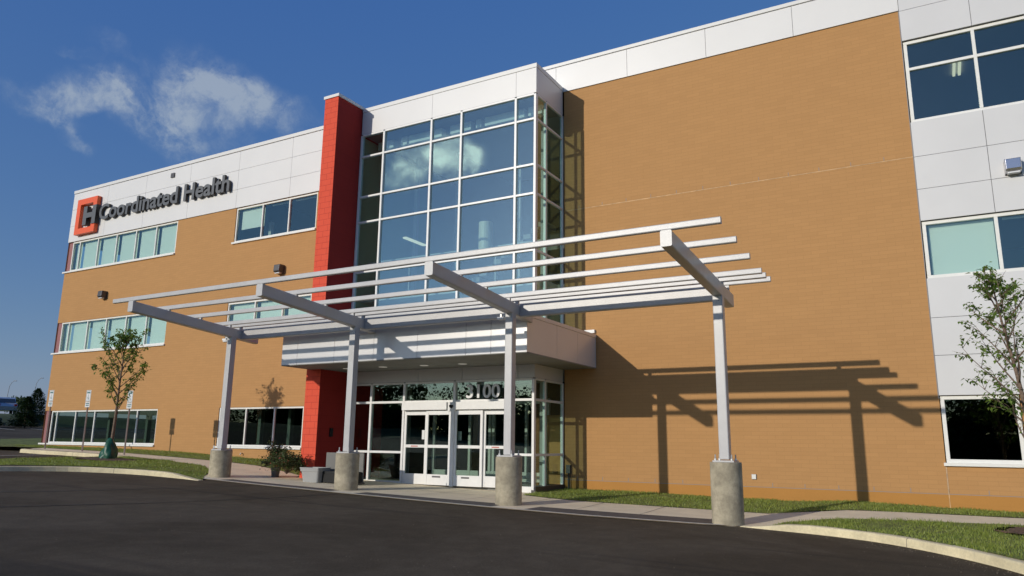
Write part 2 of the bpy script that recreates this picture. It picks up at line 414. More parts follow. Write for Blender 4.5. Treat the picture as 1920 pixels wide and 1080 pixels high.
# outlines read along the kerbs
KR = [(-3.62, -5.42), (-3.07, -5.5), (-1.93, -5.66), (-.95, -6.1), (.06, -7.1), (.82, -8.3), (1.5, -9.9), (2.6, -12), (4.6, -14.6), (8, -17), (14, -19), (30, -20.5)]
KL = [(-18.35, -6.45), (-19.4, -6.5), (-20.8, -6.78), (-22.1, -7.6), (-22.75, -8.7), (-23.15, -10.2), (-23.6, -12.5), (-24.3, -16), (-25.2, -20)]
KLB = [(-26.3, -20), (-26.0, -16), (-25.7, -12), (-25.6, -9), (-26.1, -5.9), (-26.25, -4.4), (-26.1, -3.6)]
KS = [(-26.1, -3.5), (-27.8, -3.52), (-29.95, -3.74), (-32.0, -4.02), (-32.6, -3.9), (-32.85, -3.4), (-32.8, -2.4)]
WRU = [(-9.95, -2.75), (-9.0, -3.1), (-8, -3.25), (-5, -3.08), (-3.55, -2.98), (-2, -2.3), (-.85, -1.88), (.2, -1.62), (1.4, -1.4), (4, -1.25), (30, -1.2)]
WRL = [(-2.95, -4.55), (-2.2, -4.05), (-1.36, -3.55), (-.2, -3.1), (1.2, -2.75), (4, -2.55), (30, -2.5)]
WLU = [(-33.4, -2.55), (-32.56, -2.5), (-29.9, -2.45), (-28, -2.4), (-24.5, -2.25), (-22.3, -2.2), (-20.4, -2.2), (-19, -2.3), (-18.2, -2.6), (-17.9, -3.2)]
WLL = [(-26.1, -3.5), (-24, -3.55), (-21.3, -3.95), (-20, -4.7), (-19.2, -5.6), (-18.9, -6.02)]
LINE = [(-18.9, -6.02), (-17.6, -6.03), (-13.5, -6.12), (-10, -6.14), (-6.6, -6.05), (-4.25, -5.72), (-3.62, -5.42)]

drape(LINE + [(-3.05, -5.25), (-2.95, -4.55)] + WRL[1:] + WRU[::-1] + [(-10.0, -1.0), (-17.9, -1.0), (-17.9, -3.2)] + WLU[::-1][1:] + [(-32.8, -3.3), (-32.0, -3.85), (-29.95, -3.6), (-27.8, -3.4), (-26.1, -3.4)] + WLL[1:-1],
      .012, 1.2, 'pavement', 'pavement', True)
drape([(x, y) for x, y in LINE] + [(x, y+.13) for x, y in LINE[::-1]], .024, .8, 'edge_line', 'line_paint')
def strip(xa, xb):
    a = [(x, pl([(p[0], p[1]) for p in LINE], x)+.16) for x in (xa, (xa+xb)/2, xb)]
    b = [(x, pl([(-17.7, -5.4), (-14.2, -5.45), (-10.7, -5.25), (-6.6, -4.95), (-4.3, -4.6)], x)) for x in (xb, (xa+xb)/2, xa)]
    return a+b
for xa, xb in ((-18.2, -13.95), (-13.1, -9.05), (-8.2, -4.15)):
    drape(strip(xa, xb), .018, .6, 'tactile_strip', 'tactile')
# joints tooled across the paving
jn = MB()
for x in (-16.4, -14.9, -13.4, -11.9, -10.4, -8.9, -7.4, -5.9, -4.4):
    y1 = -5.3; y2 = -2.0 if -17 < x < -10 else -3.0
    for k in range(8):
        ya, yb = y1+(y2-y1)*k/8, y1+(y2-y1)*(k+1)/8
        jn.add([(x, ya, G(x, ya)+RS(x)+.017), (x+.02, ya, G(x, ya)+RS(x)+.017), (x+.02, yb, G(x, yb)+RS(x)+.017), (x, yb, G(x, yb)+RS(x)+.017)], [(0, 1, 2, 3)])
for k in range(16):
    xa, xb = -17.4+k*.5, -17.4+(k+1)*.5
    for y in (-3.6,): jn.add([(xa, y, G(xa, y)+RS(xa)+.017), (xb, y, G(xb, y)+RS(xb)+.017), (xb, y+.02, G(xb, y)+RS(xb)+.017), (xa, y+.02, G(xa, y)+RS(xa)+.017)], [(0, 1, 2, 3)])
j_ = jn.build('pavement_joints', 'pavement_joint'); j_['kind'] = 'structure'

def kerb(path, name, h=.145, w=.17, taper=(0, 0), tint='kerb_concrete', side=1, ext=0.0):
    """swept kerb; path is the road-side foot; side=+1: the kerb lies to the left of travel"""
    # resample
    P = [Vector((x, y, 0)) for x, y in path]; pts = []
    for k in range(len(P)-1):
        p0, p1, p2, p3 = P[max(k-1, 0)], P[k], P[k+1], P[min(k+2, len(P)-1)]
        n = max(2, int((p2-p1).length/.3))
        for i in range(n):
            t = i/n
            pts.append(.5*((2*p1)+(p2-p0)*t+(2*p0-5*p1+4*p2-p3)*t*t+(3*p1-p0-3*p2+p3)*t**3))
    pts.append(P[-1]); L = 0; rings = []; tot = sum((pts[i+1]-pts[i]).length for i in range(len(pts)-1))
    for i, p in enumerate(pts):
        if i: L += (p-pts[i-1]).length
        d = (pts[min(i+1, len(pts)-1)]-pts[max(i-1, 0)]).normalized(); nrm = Vector((-d.y, d.x, 0))*side
        hh = h
        if taper[0]: hh *= .1+.9*sm(0, taper[0], L)
        if taper[1]: hh *= .1+.9*sm(0, taper[1], tot-L)
        g = G(p.x, p.y)
        prof = [(0, -.15), (0.0, 0.0), (.012, hh*.8), (.022, hh*.93), (.045, hh), (w, hh), (w, -.15)]
        rings.append([(p.x+nrm.x*a, p.y+nrm.y*a, g+b) for a, b in prof])
    m = MB(); m.smooth = False; m.loft(rings)
    # construction joints: thin dark slots every 3 m
    m.cur = 1; L = 0
    for i in range(1, len(pts)):
        L2 = L+(pts[i]-pts[i-1]).length
        if int(L2/3.05) != int(L/3.05):
            r = rings[i]; d = (pts[i]-pts[i-1]).normalized()*.006
            q = [Vector(v)+Vector((0, 0, 0)) for v in r[1:6]]
            c = Vector(r[4]); out_ = []
            for v in q: out_.append(v+(v-(Vector(r[6])+Vector(r[1]))/2).normalized()*.003)
            vs = [v-d for v in out_]+[v+d for v in out_]
            m.add(vs, [(k, k+1, k+6, k+5) for k in range(4)])
        L = L2
    o = m.build(name, [tint, 'pavement_joint']); o['kind'] = 'structure'; return o
kerb(KR, 'kerb', taper=(1.2, 0), side=1)
kerb(KL, 'kerb', taper=(1.4, 0), side=-1)
kerb(KLB, 'kerb', side=-1)
kerb(KS, 'kerb', side=-1)

# lawns
def inset(path, w, side):
    out = []
    for i, p in enumerate(path):
        a, b = path[max(i-1, 0)], path[min(i+1, len(path)-1)]; dx, dy = b[0]-a[0], b[1]-a[1]; l = math.hypot(dx, dy)
        out.append((p[0]-dy/l*w*side, p[1]+dx/l*w*side))
    return out
LAWNS = {}
LAWNS['wall_right'] = [(-10.0, -1.93), (-9.95, -2.75)] + [(x, y) for x, y in WRU[1:]] + [(30, 0.15), (-10.0, 0.15)]
LAWNS['wedge_right'] = inset(KR[1:], .16, 1) + [(30, -2.5)] + WRL[::-1][1:]
LAWNS['island_left'] = inset(KL, .16, -1)[::-1] + [] + WLL[::-1] + inset(KLB, .15, -1)[::-1]
LAWNS['island_left'] = inset(KL, .16, -1) + inset(KLB, .15, -1) + WLL[1:-1]
LAWNS['wall_left'] = WLU + [(-17.9, .15), (-38.3, .15), (-38.3, -1.5)]
LAWNS['far_left'] = [(-33.4, -2.55), (-38.2, -1.55), (-38.4, 20), (-47, 20), (-45.2, 3.7), (-43.2, .6), (-40, -3.3), (-36.5, -4.2), (-34.6, -3.6)]
for k, p in LAWNS.items(): drape(p, .02, .6, 'lawn', 'lawn_base', True, rough=.02)
# mulch rings under the two young trees, worn patch
def ring(cx, cy_, r, name, m, ry=None, off=.035, mound=.03):
    mb = MB(); mb.smooth = True; rings = []; ry = ry or r
    for j in range(8):
        q = j/7; rings.append([])
        for k in range(36):
            a = 2*PI*k/36; w = 1+.14*noise.noise(Vector((math.cos(a)*1.5+cx, math.sin(a)*1.5, cy_)))+.05*noise.noise(Vector((math.cos(a)*6+cx, math.sin(a)*6, 1)))
            x = cx+r*w*(1-q)*math.cos(a); y = cy_+ry*w*(1-q)*math.sin(a)
            rings[-1].append((x, y, G(x, y)+RS(x)+off+mound*sm(0, .8, q)+.012*noise.noise(Vector((x*9, y*9, 0)))))
    mb.loft(rings, cap=True); o = mb.build(name, m); o['kind'] = 'structure'; return o
TL = (-24.75, -5.1); TR = (1.5, -3.75)
ring(TL[0], TL[1]-.1, 1.15, 'mulch_bed', 'soil', .85)
ring(TR[0]+.1, TR[1]-.1, .95, 'mulch_bed', 'mulch', .85)

def inside(poly, x, y):
    c = False; n = len(poly)
    for i in range(n):
        x1, y1 = poly[i]; x2, y2 = poly[i-1]
        if (y1 > y) != (y2 > y) and x < (x2-x1)*(y-y1)/(y2-y1)+x1: c = not c
    return c
def grass(poly, n, seed, xr=None, hgt=.05, skip=()):
    rnd = random.Random(seed); xs = [p[0] for p in poly]; ys = [p[1] for p in poly]
    x0, x1, y0, y1 = min(xs), max(xs), min(ys), max(ys)
    if xr: x0, x1 = max(x0, xr[0]), min(x1, xr[1]); y0 = max(y0, xr[2]); y1 = min(y1, xr[3])
    v = []; f = []; k = 0
    while k < n:
        x = rnd.uniform(x0, x1); y = rnd.uniform(y0, y1); k += 1
        if not inside(poly, x, y): continue
        dn = noise.noise(Vector((x*1.3, y*1.3, 3)))
        if rnd.random() < .25-dn*.8: continue
        if any((x-a)**2+(y-b)**2 < r*r*rnd.uniform(.6, 1) for a, b, r in skip): continue
        z = G(x, y)+RS(x)+.012; h = hgt*rnd.uniform(.5, 1.35)*(1+.5*dn); a = rnd.uniform(0, PI); w = .008
        lx, ly = rnd.gauss(0, .022), rnd.gauss(0, .022); o = len(v)
        v += [(x-math.cos(a)*w, y-math.sin(a)*w, z), (x+math.cos(a)*w, y+math.sin(a)*w, z), (x+lx, y+ly, z+h)]
        f.append((o, o+1, o+2))
    me = bpy.data.meshes.new('grass'); me.from_pydata(v, [], f); me.materials.append(MATS['grass_blade'])
    o = bpy.data.objects.new('grass', me); COL.objects.link(o); tag(o, None, kind='stuff'); return o
sk = ((TL[0], TL[1]-.1, 1.05), (TR[0]+.1, TR[1]-.1, .85))
g1 = grass(LAWNS['wall_right'], 42000, 1, (-10, 4.5, -4, .1))
g2 = grass(LAWNS['wedge_right'], 42000, 2, (-4, 3.2, -9.5, -2), skip=sk)
g3 = grass(LAWNS['island_left'], 52000, 3, (-26.5, -18, -12, -3.4), skip=sk)
g4 = grass(LAWNS['wall_left'], 30000, 4, (-38, -17.5, -3, .1))
for o, l in ((g1, 'mown grass along the tan wall right of the entrance'), (g2, 'mown grass between right kerb and footpath'), (g3, 'mown grass on the kerbed island at left'), (g4, 'mown grass along the tan wall left of the red pier')):
    o['label'] = l
def thin_strip(path, w0, w1):  # narrow darker strip laid on the asphalt along a path
    m = MB(); n = 40
    for k in range(n):
        q = [k/n, (k+1)/n]; pp = []
        for t_ in q:
            f_ = t_*(len(path)-1); i = min(int(f_), len(path)-2); u = f_-i
            x = path[i][0]*(1-u)+path[i+1][0]*u; y = path[i][1]*(1-u)+path[i+1][1]*u+.04*noise.noise(Vector((x*.8, 0, 0)))
            w = (w0*(1-t_)+w1*t_)*(1+.5*noise.noise(Vector((x*1.7, 3, 0)))); pp.append((x, y, w))
        (x0, y0, a), (x1, y1, b) = pp
        m.add([(x0-a/2, y0, G(x0-a/2, y0)+.007), (x0+a/2, y0, G(x0+a/2, y0)+.007), (x1+b/2, y1, G(x1+b/2, y1)+.007), (x1-b/2, y1, G(x1-b/2, y1)+.007)], [(0, 1, 2, 3)])
    o = m.build('asphalt_strip', 'strip_dark'); o['kind'] = 'structure'
thin_strip([(-15.9, -16), (-14.95, -13.3), (-13.96, -10.75), (-13.5, -8.4), (-13.3, -6.25)], .09, .05)
thin_strip([(-19.5, -20), (-18.4, -14), (-17.2, -10.6), (-16.6, -8), (-16.3, -6.3)], .13, .05)
# grit washed against the kerbs
rnd = random.Random(9); gm_ = MB()
for path, sd_ in ((KR, 1), (KL, -1)):
    for k in range(600):
        i = rnd.randrange(len(path)-2); t_ = rnd.random(); x = path[i][0]+(path[i+1][0]-path[i][0])*t_; y = path[i][1]+(path[i+1][1]-path[i][1])*t_
        dx, dy = path[i+1][0]-path[i][0], path[i+1][1]-path[i][1]; l = math.hypot(dx, dy); q = -abs(rnd.gauss(0, .22))*sd_-.03*sd_
        x += -dy/l*q; y += dx/l*q; s_ = rnd.uniform(.004, .012); z = G(x, y); a = rnd.uniform(0, PI)
        gm_.add([(x+s_*math.cos(a+j*2.1), y+s_*math.sin(a+j*2.1), z) for j in range(3)]+[(x, y, z+s_*1.1)], [(0, 1, 3), (1, 2, 3), (2, 0, 3)])
for k in range(500):
    x = rnd.uniform(-16, 1); y = rnd.uniform(-15, -6.3); s_ = rnd.uniform(.004, .012); z = G(x, y); a = rnd.uniform(0, PI)
    gm_.add([(x+s_*math.cos(a+j*2.1), y+s_*math.sin(a+j*2.1), z) for j in range(3)]+[(x, y, z+s_)], [(0, 1, 3), (1, 2, 3), (2, 0, 3)])
o = gm_.build('grit', 'mulch_chip'); tag(o, 'loose grit on the asphalt along the kerbs', kind='stuff')
# parking bay paint
def paint(pts, w=.1):
    m = MB()
    for (x0, y0), (x1, y1) in pts:
        n = max(2, int(math.hypot(x1-x0, y1-y0)/.8)); d = Vector((x1-x0, y1-y0, 0)).normalized(); nr = Vector((-d.y, d.x, 0))*w/2
        for k in range(n):
            a = Vector((x0+(x1-x0)*k/n, y0+(y1-y0)*k/n, 0)); b = Vector((x0+(x1-x0)*(k+1)/n, y0+(y1-y0)*(k+1)/n, 0))
            q = [a-nr, b-nr, b+nr, a+nr]; m.add([(p.x, p.y, G(p.x, p.y)+.008) for p in q], [(0, 1, 2, 3)])
    o = m.build('bay_lines', 'line_paint'); o['kind'] = 'structure'
paint([((-29.4, -9), (-30.5, -3.9)), ((-32.2, -9.5), (-33.2, -5)), ((-27, -9), (-27.8, -3.7))])
paint([((-48+i*-2.8, 14), (-48+i*-2.8, 20)) for i in range(7)] + [((-62, 8+i*2.8), (-67.5, 8+i*2.8)) for i in range(8)] + [((-52+i*-2.8, -2), (-52+i*-2.8, 4)) for i in range(5)], .14)

# ------------------------------------------------------------------ building
B = thing('medical_building', (-14, 0, -1.3), 'long tan brick and white panel three storey building with glass stair tower', 'building')
XL, XR_, XE = -38.35, 0.0, 16.0
YB = 24.0; TOP = 12.66
Z1, Z2, Z3 = (-.24, 1.30), (4.15, 5.67), (8.31, 9.85)
def wall_holes(x0, x1, z0, z1, holes, y=0.0, rev=.16, ground=False):
    xs = sorted({x0, x1, *[h[0] for h in holes], *[h[1] for h in holes]}); zs = sorted({z0, z1, *[h[2] for h in holes], *[h[3] for h in holes]})
    xs = [x for x in xs if x0 <= x <= x1]; zs = [z for z in zs if z0 <= z <= z1]; m = MB()
    for a, b in zip(xs, xs[1:]):
        for c, d in zip(zs, zs[1:]):
            if any(h[0] <= a and b <= h[1] and h[2] <= c and d <= h[3] for h in holes): continue
            m.add([(a, y, c), (b, y, c), (b, y, d), (a, y, d)], [(0, 1, 2, 3)])
            m.add([(a, y+.3, c), (b, y+.3, c), (b, y+.3, d), (a, y+.3, d)], [(3, 2, 1, 0)])
    for a, b, c, d in holes:
        m.add([(a, y, c), (b, y, c), (b, y, d), (a, y, d), (a, y+rev, c), (b, y+rev, c), (b, y+rev, d), (a, y+rev, d)], [(0, 1, 5, 4), (1, 2, 6, 5), (2, 3, 7, 6), (3, 0, 4, 7)])
    return m
H1L, H2L, H3L = (XL-.01, -29.65)+Z1, (XL-.01, -29.70)+Z2, (XL-.01, -29.65)+Z3
H1M, H2M, H3M = (-25.70, -20.96)+Z1, (-25.76, -20.96)+Z2, (-25.76, -21.0)+Z3
wl = wall_holes(XL, -17.5, -1.9, 9.85, [(XL, -29.65)+Z1, (XL, -29.70)+Z2, (XL, -29.65)+Z3, H1M, H2M, H3M])
wl.add([(XL, 0, -1.9), (XL, YB, -1.9), (XL, YB, -.24), (XL, 0, -.24)], [(3, 2, 1, 0)])
wl.build('brick_wall', 'tan_brick', B)
wr = wall_holes(-10.02, XR_, -1.03, 11.57, []); wr.build('brick_wall', 'tan_brick', B)
wr = wall_holes(XR_, XE, -1.03, 1.27, [(0.0, 1.63, -.32, 1.27), (4.8, 6.43, -.32, 1.27)]); wr.build('brick_wall', 'tan_brick', B)
MB().box(-10.02, XE, -.004, .3, -2.2, -1.04).build('base_course', 'base_brick', B)
# joints in the tan wall: one pale bead line, one dark line with weep slots
m = MB(); m.box(-10.0, 0, -.005, .0, 7.392, 7.412); m.build('bead_joint', 'bead', B)
m = MB()
m.box(-10.0, XE, -.0035, .0, -1.04, -1.028)
x = -9.6
while x < 4: m.box(x, x+.014, -.0045, 0, -1.02, -.92); x += .8
x = -9.5
while x < -.1: m.box(x, x+.014, -.0045, 0, 7.42, 7.52); x += .8
m.box(-.012, .012, -.0045, 0, -1.02, -.33); m.box(-.02, -.002, -.02, 0, 1.2, 11.57)
m.build('weep_slot', 'panel_gap', B)
m = MB(); m.box(-.008, .008, -.006, -.0045, -1.6, -.34); m.build('control_joint', 'bead', B)

# panel cladding: individual cassettes with real gaps
def panels(xs, zs, y, th, material, holes=(), gap=.006, name='panel_cladding', back=True):
    m = MB()
    for a, b in zip(xs, xs[1:]):
        for c, d in zip(zs, zs[1:]):
            if any(h[0] < (a+b)/2 < h[1] and h[2] < (c+d)/2 < h[3] for h in holes): continue
            m.box(a+gap, b-gap, y-th, y, c+gap, d-gap)
    if back:
        m.cur = 1
        for a, b in zip(xs, xs[1:]):
            for c, d in zip(zs, zs[1:]):
                if any(h[0] < (a+b)/2 < h[1] and h[2] < (c+d)/2 < h[3] for h in holes): continue
                m.box(a, b, y+.002, y+.02, c, d)
    return m.build(name, [material, 'panel_gap'], B)
# left white band (over the windows), 3 courses
panels([XL, -35.35, -32.3, -29.05, -25.79, -22.57, -19.4, -17.5], [9.86, 10.71, 11.60, 12.48], -.01, .03, 'white_panel')
MB().box(XL, XL+.04, -.01, YB, 9.86, 12.48).build('panel_cladding', 'white_panel', B)
# right white band over the tan wall
panels([-10.3, -7.76, -5.22, -2.70, 0], [11.575, 12.53], -.01, .03, 'white_panel')
panels([-17.5, -14.8, -12.5, -10.3], [11.575, 12.53], -.01, .03, 'white_panel')
# grey cladding right of the tan wall
hol = [(0, 4.81, 8.34, 10.67), (0, 4.81, 4.17, 5.66)]
panels([0, 1.6, 3.2, 4.81, 8.0, 11.2, XE], [10.67, 11.55, 12.53], -.01, .03, 'grey_panel')
panels([0, 1.6, 4.81, 8.0, 11.2, XE], [5.66, 6.5, 7.38, 8.34], -.01, .03, 'grey_panel')
panels([0, 4.81, 8.0, 11.2, XE], [1.27, 2.24, 3.17, 4.17], -.01, .03, 'grey_panel')
panels([4.81, 8.0, 11.2, XE], [4.17, 5.66], -.01, .03, 'grey_panel')
panels([4.81, 8.0, 11.2, XE], [8.34, 9.5, 10.67], -.01, .03, 'grey_panel')
# parapet coping
m = MB(); m.box(XL-.03, -17.4, -.06, .3, 12.50, TOP); m.box(-17.4, XE, -.061, .3, 12.545, TOP+.004); m.box(XL-.03, XL+.3, .3, YB, 12.5, TOP); m.box(XE-.3, XE, .3, YB, 12.5, TOP)
m.build('parapet_coping', 'coping', B, bevel=.008)
m = MB(); m.box(XL+.3, XE-.3, .3, YB, 12.0, 12.2); m.build('roof', 'roof_dark', B)
m = MB(); m.box(XE-.25, XE, .02, YB, -2.4, 12.48); m.box(XL+.05, XE-.26, YB-.3, YB, -2.4, 12.48); m.build('brick_wall', 'tan_brick_side', B)
m = MB()
for a, b in ((-.24, 1.30), (4.15, 5.67), (8.31, 9.85)): pass
for a, b in ((-1.9, -.24), (1.30, 4.15), (5.67, 8.31)): m.box(XL, XL+.25, .31, YB-.4, a, b)
m.build('brick_wall', 'tan_brick_side', B)

# interior: slabs, ceilings, back walls, a few columns
m = MB()
for z in (3.0, 7.2):
    m.box(XL+.3, -17.5, .32, 9, z, z+.35); m.box(-9.9, XE-.3, .32, 9, z, z+.35)
m.box(-17.45, -10.0, 3.5, 9, 3.0, 3.3); m.box(-17.45, -10.0, 3.5, 9, 7.2, 7.5)
m.build('floor_slab', 'interior_mid', B)
m = MB()
for z in (2.62, 6.75, 10.95):
    m.box(XL+.3, -17.5, .45, 9, z, z+.06); m.box(-9.9, XE-.3, .45, 9, z, z+.06)
m.box(-17.0, -10.2, -1.6, 9, 10.78, 10.9)
m.build('ceiling', 'interior_white', B)
m = MB(); m.box(XL+.3, XE-.3, .32, 9, -1.3, -1.22); m.build('interior_floor', 'carpet', B)
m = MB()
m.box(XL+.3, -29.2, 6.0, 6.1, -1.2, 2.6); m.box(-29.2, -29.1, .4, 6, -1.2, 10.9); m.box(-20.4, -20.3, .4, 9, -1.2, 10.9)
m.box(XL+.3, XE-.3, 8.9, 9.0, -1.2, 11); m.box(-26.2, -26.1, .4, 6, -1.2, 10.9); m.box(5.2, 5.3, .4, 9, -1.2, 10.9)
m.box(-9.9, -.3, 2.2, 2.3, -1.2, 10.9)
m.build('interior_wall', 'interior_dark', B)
for x in (-34.9, -32.0, -24.6, -22.9, -31.0): MB().box(x, x+.16, 1.1, 1.3, -1.2, 2.6).build('interior_column', 'interior_white', B)

def window(xs, z0, z1, blinds=(), sill=True, tr=(), fw=.07, name='window', yf=.03, gl='glass', corner=False, label=None, sillx=(0, 0)):
    """strip window: frame as part, each pane and blind a sub-part"""
    m = MB(); x0, x1 = xs[0], xs[-1]; yb = yf+.09
    m.box(x0, x1, yf, yb, z0, z0+fw); m.box(x0, x1, yf, yb, z1-fw, z1)
    for i, x in enumerate(xs):
        a, b = (x, x+fw) if i == 0 else ((x-fw, x) if i == len(xs)-1 else (x-fw*.45, x+fw*.45))
        m.box(a, b, yf-.004 if 0 < i < len(xs)-1 else yf+.002, yb-.002, z0+fw, z1-fw)
    for z in tr: m.box(x0+fw, x1-fw, yf+.003, yb-.005, z-fw*.45, z+fw*.45)
    if sill:
        m.box(x0-.06+sillx[0], x1+.03, -.075, yf+.02, z0-.075, z0)
        m.box(x0-.02, x1+.02, -.018, yf+.02, z1, z1+.05) if sill == 2 else None
    f = m.build(name, 'white_frame', B, bevel=.004, seg=1)
    if label: f['label'] = label
    zz = [z0]+list(tr)+[z1]
    for i, (a, b) in enumerate(zip(xs, xs[1:])):
        for c, d in zip(zz, zz[1:]):
            MB().box(a+.03, b-.03, yf+.05, yf+.058, c+.03, d-.03).build('pane', gl, f)
    for (i, fr, side) in blinds:
        a, b = xs[i], xs[i+1]
        MB().box(a+.06+side, b-.05, .21, .215, z1-(z1-z0)*fr+.01, z1-.08).build('blind', 'blind', f)
    return f
ml = [-37.98, -37.35, -35.80, -34.28, -32.75, -31.22, -29.68]
full = [(i, 1.0, .10) for i in range(6)]
window(ml, *Z3, full, sillx=(-.42, 0)); window(ml, *Z2, full, sillx=(-.42, 0)); window([-37.8]+ml[1:4]+[-31.1-1.6, -31.1, -29.65], *Z1, [], sillx=(-.6, 0), gl='ground_glass')
for z0, z1 in (Z1, Z2, Z3): MB().box(XL+.04, -37.99, .05, .3, z0+.002, z1-.002).build('corner_panel', 'pink_corner', B)
window([-25.76, -24.15, -22.58, -21.0], *Z3, [(0, .62, .12), (1, .09, .3), (2, .09, .1)])
window([-25.76, -24.13, -22.54, -20.96], *Z2, [(0, 1, .1), (1, 1, .1), (2, 1, .1)])
window([-25.70, -24.13, -22.54, -20.96], *Z1, [], gl='ground_glass')
m = MB(); m.box(-24.35, -24.2, .6, .75, 8.4, 9.2); m.build('interior_column', 'interior_white', B)
window([0.02, 1.6, 3.2, 4.8], 8.34, 10.66, [], tr=(9.86,), fw=.085, sill=False)
window([0.02, 1.6, 3.2, 4.8], 4.17, 5.65, [(0, 1, .07), (1, .1, .08), (2, .1, .08)], fw=.085, sill=False)
window([0.02, 1.61], -.31, 1.26, [], fw=.085, gl='ground_glass'); window([4.82, 6.41], -.31, 1.26, [], fw=.085, gl='ground_glass')

# glass stair tower
TX0, TX1, TY = -17.12, -10.05, -1.92
FZ0, FZ1 = 10.72, 11.75
m = MB()
def fbox(m, a, b, c, d, y, th=.03, g=.005): m.box(a+g, b-g, y-th, y, c+g, d-g)
for a, b in ((TX0, -14.04), (-14.04, -10.78), (-10.78, TX1)): fbox(m, a, b, FZ0+.03, 11.60, TY+.03)
for a, b in ((TY+.01, 0),): m.box(TX1-.03, TX1, a, b-.045, FZ0+.03, 11.60)
m.cur = 1; m.box(TX0, TX1-.035, TY+.035, 0.0, FZ0+.04, 11.62)
m.build('tower_fascia', ['white_panel', 'panel_gap'], B)
m = MB(); m.box(TX0, TX1+.012, TY-.012, -.05, 11.606, FZ1); m.build('tower_coping', 'coping', B, bevel=.006)
VX = [-17.09, -16.08, -14.04, -12.83, -10.78, -10.09]; ZT = [3.42, 5.68, 7.46, 8.39, 9.89, 10.71]
def curtain(VXs, ZTs, y, name='curtain_wall', yd=.12, w=.075, hz=.065, cells=None, glass='glass', m=None):
    m = m or MB()
    for i, x in enumerate(VXs): m.box(x-w/2, x+w/2, y-.018, y+yd, ZTs[0], ZTs[-1])
    for z in ZTs:
        for a, b in zip(VXs, VXs[1:]): m.box(a+w/2, b-w/2, y-.014, y+yd-.01, z-hz/2, z+hz/2)
    return m
m = curtain(VX, ZT, TY)
# return side of the tower
YS = [TY+.12, -1.23, -.045]
for i, y in enumerate(YS[1:]): m.box(TX1-.08, TX1+.006, y-.035, y+.035, ZT[0], ZT[-1])
for z in ZT:
    m.box(TX1-.07, TX1+.004, TY+.12, -1.265, z-.032, z+.032); m.box(TX1-.07, TX1+.004, -1.195, -.08, z-.032, z+.032)
CW = m.build('curtain_wall', 'frame_alu', B, bevel=.004, seg=1)
for a, b in zip(VX, VX[1:]):
    for c, d in zip(ZT, ZT[1:]): MB().box(a+.03, b-.03, TY+.04, TY+.05, c+.03, d-.03).build('pane', 'tower_glass', CW)
for a, b in zip([TY+.05, -1.23], [-1.23, -.05]):
    for c, d in zip(ZT, ZT[1:]): MB().box(TX1-.045, TX1-.035, a+.03, b-.03, c+.03, d-.03).build('pane', 'glass', CW)
# inside of the tower
m = MB(); 
for a, b in ((-16.9, -16.2), (-15.85, -15.6), (-15.5, -14.1), (-13.75, -12.9), (-12.7, -12.5), (-12.35, -10.85), (-10.7, -10.5), (-10.4, -10.2)): m.box(a, b, -1.25, -1.0, 10.36, 10.66)
m.build('ceiling_bulkhead', 'blind', B)
for q in ((-10.62, -10.45, -.5, -.33, -1.2, 10.75), (-16.75, -16.6, .8, .95, -1.2, 10.75), (-12.2, -12.12, .6, .7, 5.3, 9.6), (-12.05, -11.99, .6, .7, 5.3, 9.6), (-11.5, -11.44, .6, .7, 5.3, 9.0)): MB().box(*q).build('interior_column', 'interior_white', B)
m = MB(); m.box(-17.1, -14.0, -.1, 1.6, 5.0, 5.16); m.box(-14.0, -10.3, .7, 1.6, 5.0, 5.16)
for k in range(12): m.box(-14.0+k*.28, -13.72+k*.28, -.1, .65, 5.0+k*.18, 5.16+k*.18)
for k in range(12): m.box(-14.0+k*.28, -13.72+k*.28, .75, 1.5, 3.05+k*.16, 3.2+k*.16)
m.build('stair', 'interior_mid', B)
m = MB()
for (a, b, y, z) in ((-17.0, -13.3, -1.35, 6.12), (-13.1, -12.0, -1.2, 6.12), (-11.8, -10.2, -1.2, 6.15)):
    m.box(a, b, y, y+.04, z, z+.04)
for x in (-15.2, -13.3, -11.8, -10.4): m.box(x, x+.03, -1.35, -1.32, 5.0, 6.12)
m.box(-17.1, -10.2, -1.5, -.1, 4.72, 4.95)
m.build('handrail', 'interior_white', B)
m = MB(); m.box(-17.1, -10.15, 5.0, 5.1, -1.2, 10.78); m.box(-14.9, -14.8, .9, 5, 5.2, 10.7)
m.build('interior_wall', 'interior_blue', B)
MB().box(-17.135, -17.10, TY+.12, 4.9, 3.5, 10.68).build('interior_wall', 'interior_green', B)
m = MB(); m.lathe(-14.0, 1.6, [(.26, 6.9), (.26, 8.0)], 20); m.build('duct_pipe', 'duct', B)
m = MB(); m.box(-15.95, -15.8, -.8, .4, 7.05, 7.1); m.box(1.22, 1.29, 2.5, 3.3, 10.88, 10.93); m.box(1.36, 1.43, 2.5, 3.3, 10.88, 10.93); m.build('ceiling_light', 'lamp_tube', B)
m = MB()
for x, y in ((-12.4, -1.0), (-11.3, -.6), (-10.5, -.9), (-13.3, -.2)): m.lathe(x, y, [(.09, 10.76), (.09, 10.779)], 14)
m.build('recessed_light', 'recess_lamp', B)

# red pier
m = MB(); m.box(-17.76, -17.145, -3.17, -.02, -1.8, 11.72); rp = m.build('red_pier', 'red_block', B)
MB().box(-17.1445, -17.1405, -3.168, -.02, -1.8, 11.718).build('pier_side_shaded', 'red_panel_shaded', rp)  # thin sheet over the side face carrying the painted-in shade
MB().box(-17.80, -17.10, -3.21, -.02, 11.72, 11.83).build('pier_coping', 'coping', rp, bevel=.006)
MB().box(-17.14, -17.08, -2.62, -2.5, .15, .42).build('wall_keypad', 'black', rp, bevel=.006)
